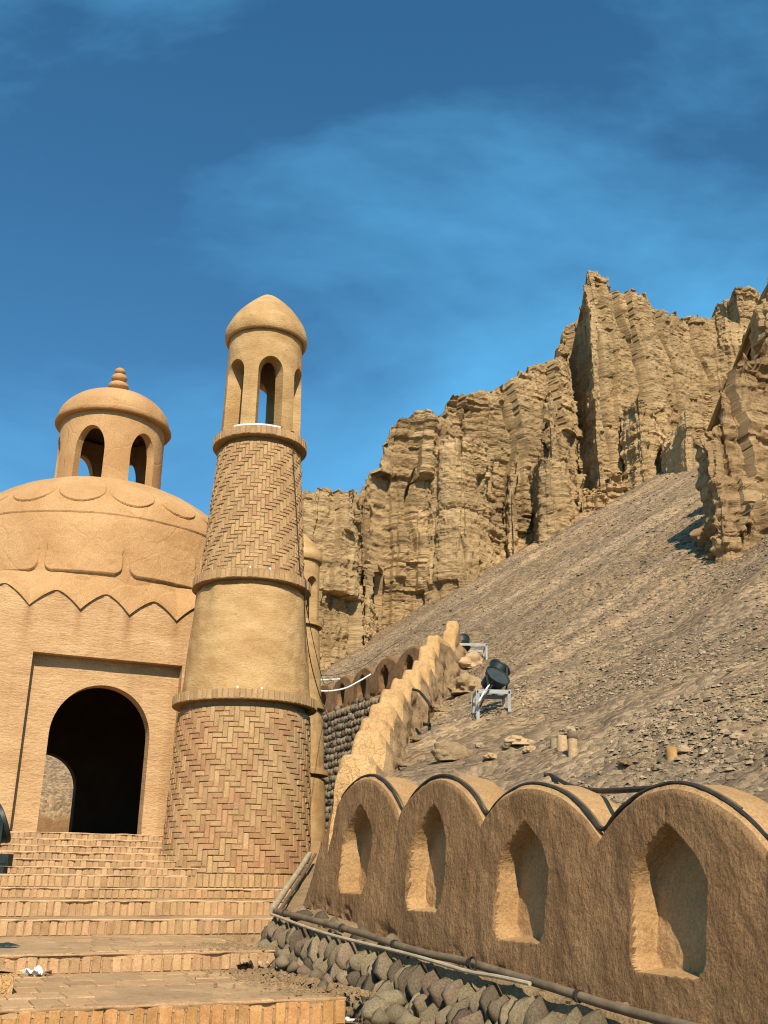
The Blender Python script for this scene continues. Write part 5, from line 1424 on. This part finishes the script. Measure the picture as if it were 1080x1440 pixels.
# small bulbs on the collars and the white strip on the upper one
for h, phs in ((c1, (-0.12, 0.22)), (c2, (-0.05, 0.3))):
    for j, ph in enumerate(phs):
        P = mpt(ph, h + 0.10, 0.05)
        V, Fc = lathe([(0.004, -0.02), (0.016, -0.02), (0.02, 0.0), (0.016, 0.018), (0.004, 0.024)], 10, P)
        single('bulb', (list(V), [tuple(f) for f in Fc.tolist()]), M['white'], ('small white bulb on the %s collar of the tall minaret, %s of two' % ('lowest' if h == c1 else 'middle', 'left' if j == 0 else 'right')), 'bulb', True, 'bulbs on the minaret collars')
V, Fc = [], []
phs = np.linspace(-0.62, 0.42, 30)
for ph in phs:
    a = mpt(ph, c3 + 0.085, 0.02); b = mpt(ph, c3 + 0.085, 0.10)
    V += [a, b, b + UP * 0.028, a + UP * 0.028]
for i in range(29):
    for a in range(4): Fc.append((4 * i + a, 4 * i + (a + 1) % 4, 4 * i + 4 + (a + 1) % 4, 4 * i + 4 + a))
Fc += [(0, 1, 2, 3), tuple(4 * 29 + k for k in range(4))]
single('light_strip', (V, Fc), M['white'], 'white strip lying on the top collar of the tall minaret', 'strip')

# ------------------------------------------------------------------ floodlights and stands
def orient(P, axis, up=(0, 0, 1)):
    z = Vector(axis).normalized(); x = Vector(up).cross(z).normalized(); y = z.cross(x)
    return frame(P, x, y, z)
def floodlight(name, P, axis, r, length, label, yoke=True, base_z=None, lens=True):
    root = thing(name, P, label, 'floodlight', 'floodlights')
    m = orient(P, axis)
    V, Fc = lathe([(0.005, -length * 0.62), (r * 0.45, -length * 0.62), (r * 0.52, -length * 0.5), (r * 0.72, -length * 0.42), (r * 0.78, -length * 0.3), (r * 0.97, -length * 0.05), (r, 0.0), (r * 1.06, 0.01), (r * 1.08, length * 0.10), (r * 1.0, length * 0.12), (r * 0.93, length * 0.06)], 30)
    add('housing', fixn(mesh_py('housing', V, Fc.tolist(), M['lamp_dark'], True, 35)), root, m)
    V, Fc = lathe([(0.003, length * 0.09), (r * 0.5, length * 0.085), (r * 0.94, length * 0.06)], 30)
    add('lens', mesh_py('lens', V, Fc.tolist(), M['glass'], True), root, m)
    mb = MB()                                             # cooling fins
    for k in range(5):
        zz = -length * (0.34 + 0.06 * k); V, Fc = lathe([(r * 0.5, zz - 0.006), (r * 0.84, zz - 0.006), (r * 0.84, zz + 0.006), (r * 0.5, zz + 0.006)], 20); mb.add((V, Fc.tolist()))
    add('cooling_fins', mb.build('cooling_fins', M['lamp_dark']), root, m)
    if yoke:
        x, y, z = (Vector(m.col[i][:3]) for i in range(3))
        o_ = Vector(tuple(P)); mb = MB()
        bz = base_z if base_z is not None else P[2] - r * 1.35
        for s in (-1, 1):
            mb.add(bar(o_ + x * (s * r * 1.12) , Vector((o_.x + x.x * s * r * 0.9, o_.y + x.y * s * r * 0.9, bz)), 0.03, 0.012))
        mb.add(bar(Vector((o_.x - x.x * r * 0.9, o_.y - x.y * r * 0.9, bz)), Vector((o_.x + x.x * r * 0.9, o_.y + x.y * r * 0.9, bz)), 0.03, 0.012))
        add('yoke', mb.build('yoke', M['lamp_dark']), root)
    return root
def stand(P, w, d, h, yaw, label, braces=True):
    root = thing('steel_stand', P, label, 'stand', 'steel lamp stands on the slope')
    P = np.array(P); X = np.array([math.cos(yaw), math.sin(yaw), 0]); Yv = np.array([-math.sin(yaw), math.cos(yaw), 0])
    c = [P + X * (sx * w / 2) + Yv * (sy * d / 2) for sx, sy in ((-1, -1), (1, -1), (1, 1), (-1, 1))]
    for q_ in c:
        gz_ = float(hill_z(q_[0], q_[1]) + hill_rel(q_[0], q_[1])) - 0.05
        mb = MB(); lo = np.array([q_[0], q_[1], min(gz_, P[2] + h - 0.1)]); hi = np.array([q_[0], q_[1], P[2] + h])
        mb.add(bar(lo, hi, 0.048, 0.006)); mb.add(bar(lo + X * 0.0 + Yv * 0.02, hi + Yv * 0.02, 0.006, 0.045))
        add('leg', mb.build('leg', M['steel']), root)
    for a in range(4):
        b = (a + 1) % 4
        mb = MB(); e = UP * (h - 0.03); dn = UP * 0.0
        A, B = c[a] * np.array([1, 1, 0]) + UP * P[2] + e, c[b] * np.array([1, 1, 0]) + UP * P[2] + e
        mb.add(bar(A + UP * (0.002 * a), B + UP * (0.002 * a), 0.010, 0.06))
        add('top_rail', mb.build('top_rail', M['steel']), root)
    for f in (0.33, 0.66):
        A = c[0] + (c[3] - c[0]) * f; B = c[1] + (c[2] - c[1]) * f
        mb = MB().add(bar(A * np.array([1, 1, 0]) + UP * (P[2] + h + 0.012), B * np.array([1, 1, 0]) + UP * (P[2] + h + 0.012), 0.05, 0.01))
        add('cross_bar', mb.build('cross_bar', M['steel']), root)
    for q_ in c[:2]:
        V, Fc = lathe([(0.002, 0), (0.014, 0), (0.012, 0.012), (0.002, 0.016)], 8)
        add('bolt', fixn(mesh_py('bolt', V, Fc.tolist(), M['cable'])), root, orient(q_ * np.array([1, 1, 0]) + UP * (P[2] + h - 0.03) - Yv * 0.012, -Yv, (0, 0, 1)))
    return root
sp1 = hit(693, 1009)
sc_ = sp1[1] / 1420.0 * 1.06
stand(sp1 + np.array([0, 0.2, 0]), 42 * sc_, 0.50, 36 * sc_, 0.05, 'grey steel stand under the round green floodlight on the slope')
lp1 = at(699, 952, sp1[1] + 0.25)
floodlight('floodlight', lp1, (0.45, -0.62, 0.62), 0.19, 0.36, 'round dark green floodlight on the nearer steel stand', base_z=sp1[2] + 36 * sc_ + 0.02)
lp1b = at(702, 941, sp1[1] + 0.75)
floodlight('floodlight', lp1b, (0.55, 0.35, 0.75), 0.17, 0.32, 'second green floodlight just behind the one on the nearer stand', base_z=sp1[2] + 36 * sc_ + 0.02)
pts = [lp1 + np.array([-0.12, -0.05, -0.12]), at(680, 975, sp1[1] - 0.1), at(672, 990, sp1[1] - 0.12), hit(668, 1003) + UP * 0.03]
single('conduit', tube(pts, 0.013, 6, 30), M['white'], 'white flexible conduit dropping from the nearer floodlight', 'conduit')
single('cable', tube([p_ + np.array([0.05, -0.02, 0]) for p_ in pts], 0.014, 6, 30), M['cable'], 'black cable beside the white conduit on the nearer stand', 'cable')
sp2 = hit(664, 935)
sc2 = sp2[1] / 1420.0 * 1.05
stand(sp2 + np.array([0.0, 0.4, 0.0]), 40 * sc2, 0.75, 30 * sc2, 0.0, 'grey steel stand higher up beside the top of the climbing wall')
lp2 = at(648, 902, sp2[1] + 0.45)
floodlight('floodlight', lp2, (-0.2, 0.5, 0.8), 0.22, 0.40, 'dark floodlight half hidden behind the top of the climbing wall', base_z=sp2[2] + 30 * sc2 + 0.03)
# lamp cut by the left edge of the picture, with its ballast box
LP = at(-2, 1158, 9.0)
floodlight('floodlight', LP, (0.80, 0.42, 0.40), 0.17, 0.40, 'black floodlight at the left edge in front of the steps', base_z=LP[2] - 0.24)
root = thing('lamp_post', (LP[0] - 0.06, LP[1] + 0.05, -0.7), 'dark steel lamp post with a ballast box at the left edge', 'lamp post')
mb = MB().add(bar((LP[0] - 0.06, LP[1] + 0.05, -0.75), (LP[0] - 0.06, LP[1] + 0.05, LP[2] - 0.25), 0.06, 0.06))
add('post', mb.build('post', M['lamp_dark']), root)
bx = at(-4, 1216, 8.9)
mb = MB().add(boxvf(bx[0] - 0.1, bx[0] + 0.105, bx[1] - 0.06, bx[1] + 0.06, bx[2] - 0.01, bx[2] + 0.085)); mb.add(boxvf(bx[0] - 0.09, bx[0] + 0.075, bx[1] - 0.05, bx[1] + 0.05, bx[2] - 0.07, bx[2] - 0.012)); mb.add(boxvf(bx[0] - 0.08, bx[0] + 0.09, bx[1] - 0.068, bx[1] - 0.061, bx[2] + 0.01, bx[2] + 0.06))
add('ballast_box', mb.build('ballast_box', M['lamp_dark']), root)
V, Fc = boxvf(bx[0] - 0.05, bx[0] + 0.045, bx[1] - 0.056, bx[1] - 0.051, bx[2] - 0.055, bx[2] - 0.03)
add('rating_plate', fixn(mesh_py('rating_plate', V, Fc, M['white'])), root)

# ------------------------------------------------------------------ low end wall at the lower left
e0 = at(-60, 1385, 7.6); e1 = at(9, 1378, 7.9)
tL = tv(on_q(13, 1425, 7.75))
V, Fc = [], []
na, nb_ = 14, 10
def endw(s, q, z): return gp(tL - 0.35 * (1 - s) + 0.012 * float(noise(q * 5, z * 5, s, 820)), q, z)
mb = MB()
qs = np.linspace(7.7, 8.75, 16); zsn = np.linspace(-1.0, -0.62, 10)
V = [endw(1, q, z) for q in qs for z in zsn]; mb.add((V, gridf(16, 10).tolist()))
V = [endw(s, q, -0.62 + 0.02 * math.sin(s * 3.14)) for q in qs for s in np.linspace(0, 1, 6)]; mb.add((V, gridf(16, 6).tolist()))
V = [endw(s, qs[0], z) for s in np.linspace(0, 1, 6) for z in zsn]; mb.add((V, gridf(6, 10).tolist()))
V = [endw(0, q, z) for q in qs for z in zsn]; mb.add((V, gridf(16, 10).tolist()))
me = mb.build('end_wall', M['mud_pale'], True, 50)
tag(add('end_wall', me), 'low plastered end wall of the lowest landing at the left edge', 'wall')

# ------------------------------------------------------------------ rocks and stubs on the bench
def rock(P, sx, sy, sz, label, mat, seed, yaw=0.0, name='rock', rough=0.35, sub=4, group='rocks lying on the slope'):
    bm = bmesh.new(); bmesh.ops.create_icosphere(bm, subdivisions=sub, radius=1.0)
    co = np.array([v.co[:] for v in bm.verts])
    d = 1 + rough * fbm(co[:, 0] * 1.2 + seed, co[:, 1] * 1.2, co[:, 2] * 1.2, 4, seed) + 0.10 * np.tanh(4 * noise(co[:, 0] * 2 + seed, co[:, 1] * 2, co[:, 2] * 3, seed + 5))
    co = co * d[:, None]; co[:, 2] = np.maximum(co[:, 2], -0.45)
    for v, c in zip(bm.verts, co): v.co = Vector(c)
    me = bpy.data.meshes.new(name); bm.to_mesh(me); bm.free(); me.materials.append(mat)
    for p_ in me.polygons: p_.use_smooth = True
    me.set_sharp_from_angle(angle=R(38))
    m = Matrix.Translation(Vector(tuple(P + UP * sz * 0.25))) @ Matrix.Rotation(yaw, 4, 'Z') @ Matrix.Diagonal((sx, sy, sz, 1))
    return tag(add(name, me, None, m), label, 'rock', group)
def pxs(P, px): return px * P[1] / F_PX
for px, py, w_, h_, mat, lab, yaw in (
        (636, 1068, 54, 30, 'boulder', 'large broken earth-coloured rock on the dirt beside the climbing wall', 0.2),
        (727, 1046, 36, 18, 'boulder_pale', 'flat pale orange rock between the large rock and the stubs', 0.1),
        (655, 972, 44, 34, 'boulder', 'crumbling tan rock heap left of the nearer steel stand', 0.5),
        (664, 938, 34, 26, 'boulder_pale', 'pale yellow lump under the upper steel stand', 0.0),
        (673, 1051, 14, 9, 'stone_scree', 'small dark grey rock right of the large broken rock', 0.6),
        (712, 1052, 13, 10, 'stone_scree', 'small grey rock left of the flat pale rock', 1.0),
        (745, 1057, 17, 12, 'boulder_pale', 'small whitish angular rock right of the flat pale rock', 0.3),
        (690, 1066, 20, 9, 'boulder_pale', 'low pale rock below the flat orange one', 0.7),
        (925, 1082, 15, 11, 'stone_scree', 'dark rock on bare dirt left of the rusty can', 0.7),
        (965, 1057, 18, 9, 'boulder_pale', 'grey rock right of the rusty can', 0.2),
        (1037, 1038, 17, 9, 'stone_scree', 'long dark rock far right above the last scallop', 0.0),
        (800, 1031, 22, 12, 'stone_scree', 'grey rock just above the two stubs', 0.5),
        (880, 1075, 22, 12, 'boulder', 'brown clod half buried between stubs and rusty can', 0.5)):
    P = hit(px, py)
    rock(P, pxs(P, w_) / 2, pxs(P, w_) * 0.42, pxs(P, h_) / 2 * 1.1, lab, M[mat], int(px), yaw)
# the rough rubble heap along the climbing wall's foot
for j, (px, py, w_, h_, lab) in enumerate(((540, 1082, 26, 16, 'clod at the lowest foot of the climbing wall'), (585, 1042, 18, 10, 'clod by the drooping cable at the foot of the climbing wall'), (620, 1000, 22, 14, 'clod halfway up along the foot of the climbing wall'))):
    P = hit(px, py); rock(P, pxs(P, w_) / 2, pxs(P, w_) * .4, pxs(P, h_) / 2, 'crumbled earth ' + lab, M['boulder'], 900 + j)
def stub(px, py, w_, h_, mat, label, cat, topmat=None):
    P = hit(px, py + h_ / 2); r = pxs(P, w_) / 2; h = pxs(P, h_)
    root = thing('stub', P, label, cat, 'stubs standing in the dirt')
    V, Fc = lathe([(r * 1.02, -0.05), (r, h * 0.05), (r * 0.97, h * 0.6), (r * 0.99, h)], 20, P, lambda T, z: 0.06 * r * fbm(np.cos(T) * 2, np.sin(T) * 2, z * 12, 3, int(px)))
    add('body', mesh_py('body', V, Fc.tolist(), M[mat], True), root)
    V, Fc = lathe([(r * 0.99, h), (r * 1.08, h + 0.005), (r * 1.10, h * 1.3), (r * 0.8, h * 1.42), (0.003, h * 1.40)] if topmat else [(r * 0.99, h), (r * 0.8, h * 1.01), (0.003, h * 0.98)], 20, P)
    add('cap', mesh_py('cap', V, Fc.tolist(), M[topmat or mat], True, 40), root)
stub(806, 1051, 14, 22, 'boulder_pale', 'pale stub with a dark brown cap standing in the dirt', 'stub', 'bark')
stub(791, 1044, 15, 18, 'boulder_pale', 'paler stub with no cap beside the capped one', 'stub')
stub(779, 1046, 10, 14, 'stone_scree', 'thin grey stub left of the two pale ones', 'stub')
stub(945, 1057, 16, 13, 'rust', 'short rusty yellow can stub in the gravel', 'stub')

# ------------------------------------------------------------------ litter on the stairs
def crumple(P, sx, sy, h, mat, label, seed, cat='litter', fold=6):
    n = 14; a, b = np.meshgrid(np.linspace(-1, 1, n), np.linspace(-1, 1, n), indexing='ij')
    z = h * (0.5 + 0.5 * fbm(a * 1.6 + seed, b * 1.6, 0, 3, seed)) + 0.004
    ex = 1 + 0.25 * fbm(a + seed, b, 3, 2, seed + 3); ang_ = seed
    x, y = a * sx * ex, b * sy * ex
    V = np.stack([x * math.cos(ang_) - y * math.sin(ang_), x * math.sin(ang_) + y * math.cos(ang_), z], -1).reshape(-1, 3)
    me = mesh_np('litter', V, gridf(n, n), M[mat], False)
    md = add('litter', me, None, Matrix.Translation(Vector(tuple(P))))
    return tag(md, label, cat, 'litter on the stairs')
def on_step(px, py, i): return on_z(px, py, Z[i] + 0.012)
crumple(on_step(46, 1373, 0), 0.07, 0.05, 0.06, 'white', 'crumpled white paper on the lowest landing at the left', 3)
crumple(on_step(35, 1369, 0), 0.06, 0.05, 0.05, 'yellow', 'yellow scrap beside the crumpled white paper', 5)
crumple(on_step(62, 1371, 0), 0.05, 0.05, 0.05, 'boulder_pale', 'small pale scrap right of the crumpled white paper', 8)
crumple(on_step(346, 1363, 0), 0.12, 0.06, 0.07, 'cable', 'black rag at the foot of the second riser', 11)
crumple(on_step(358, 1361, 0), 0.06, 0.05, 0.08, 'red', 'red wrapper lying on the black rag', 13)
crumple(on_step(373, 1362, 0), 0.05, 0.05, 0.06, 'boulder_pale', 'pale scrap at the right end of the black rag', 17)
crumple(on_z(489, 1435, -0.92), 0.085, 0.05, 0.012, 'white', 'flat white paper on the earth below the lowest riser', 0.2 and 2)
# fallen grit along the plinth foot and in the stair corners
n = 1500
k = RNG.uniform(-0.7, 2.2, n); o_ = 0.62 + np.abs(RNG.normal(0, 0.28, n))
P = K0 + WD * (k * AW)[:, None] + WN * o_[:, None]
q_ = P @ GU
zg = np.where(q_ > Q[2], Z[2], np.where(q_ > Q[1], Z[1], np.where(q_ > Q[0], Z[0], -0.945)))
sz_ = np.clip(np.exp(RNG.normal(math.log(0.009), 0.5, n)), 0.003, 0.03)
jit = base[None] * (1 + RNG.uniform(-.35, .35, (n, 8, 3))) * sz_[:, None, None]
V = jit + np.stack([P[:, 0], P[:, 1], zg + 0.012], -1)[:, None, :]
Fs = (np.array(bf)[None] + (np.arange(n) * 8)[:, None, None]).reshape(-1, 3)
tag(add('grit', mesh_np('grit', V.reshape(-1, 3), Fs, M['dirt'], False)), 'fallen grit along the foot of the cobbled plinth', 'grit', None, 'stuff')
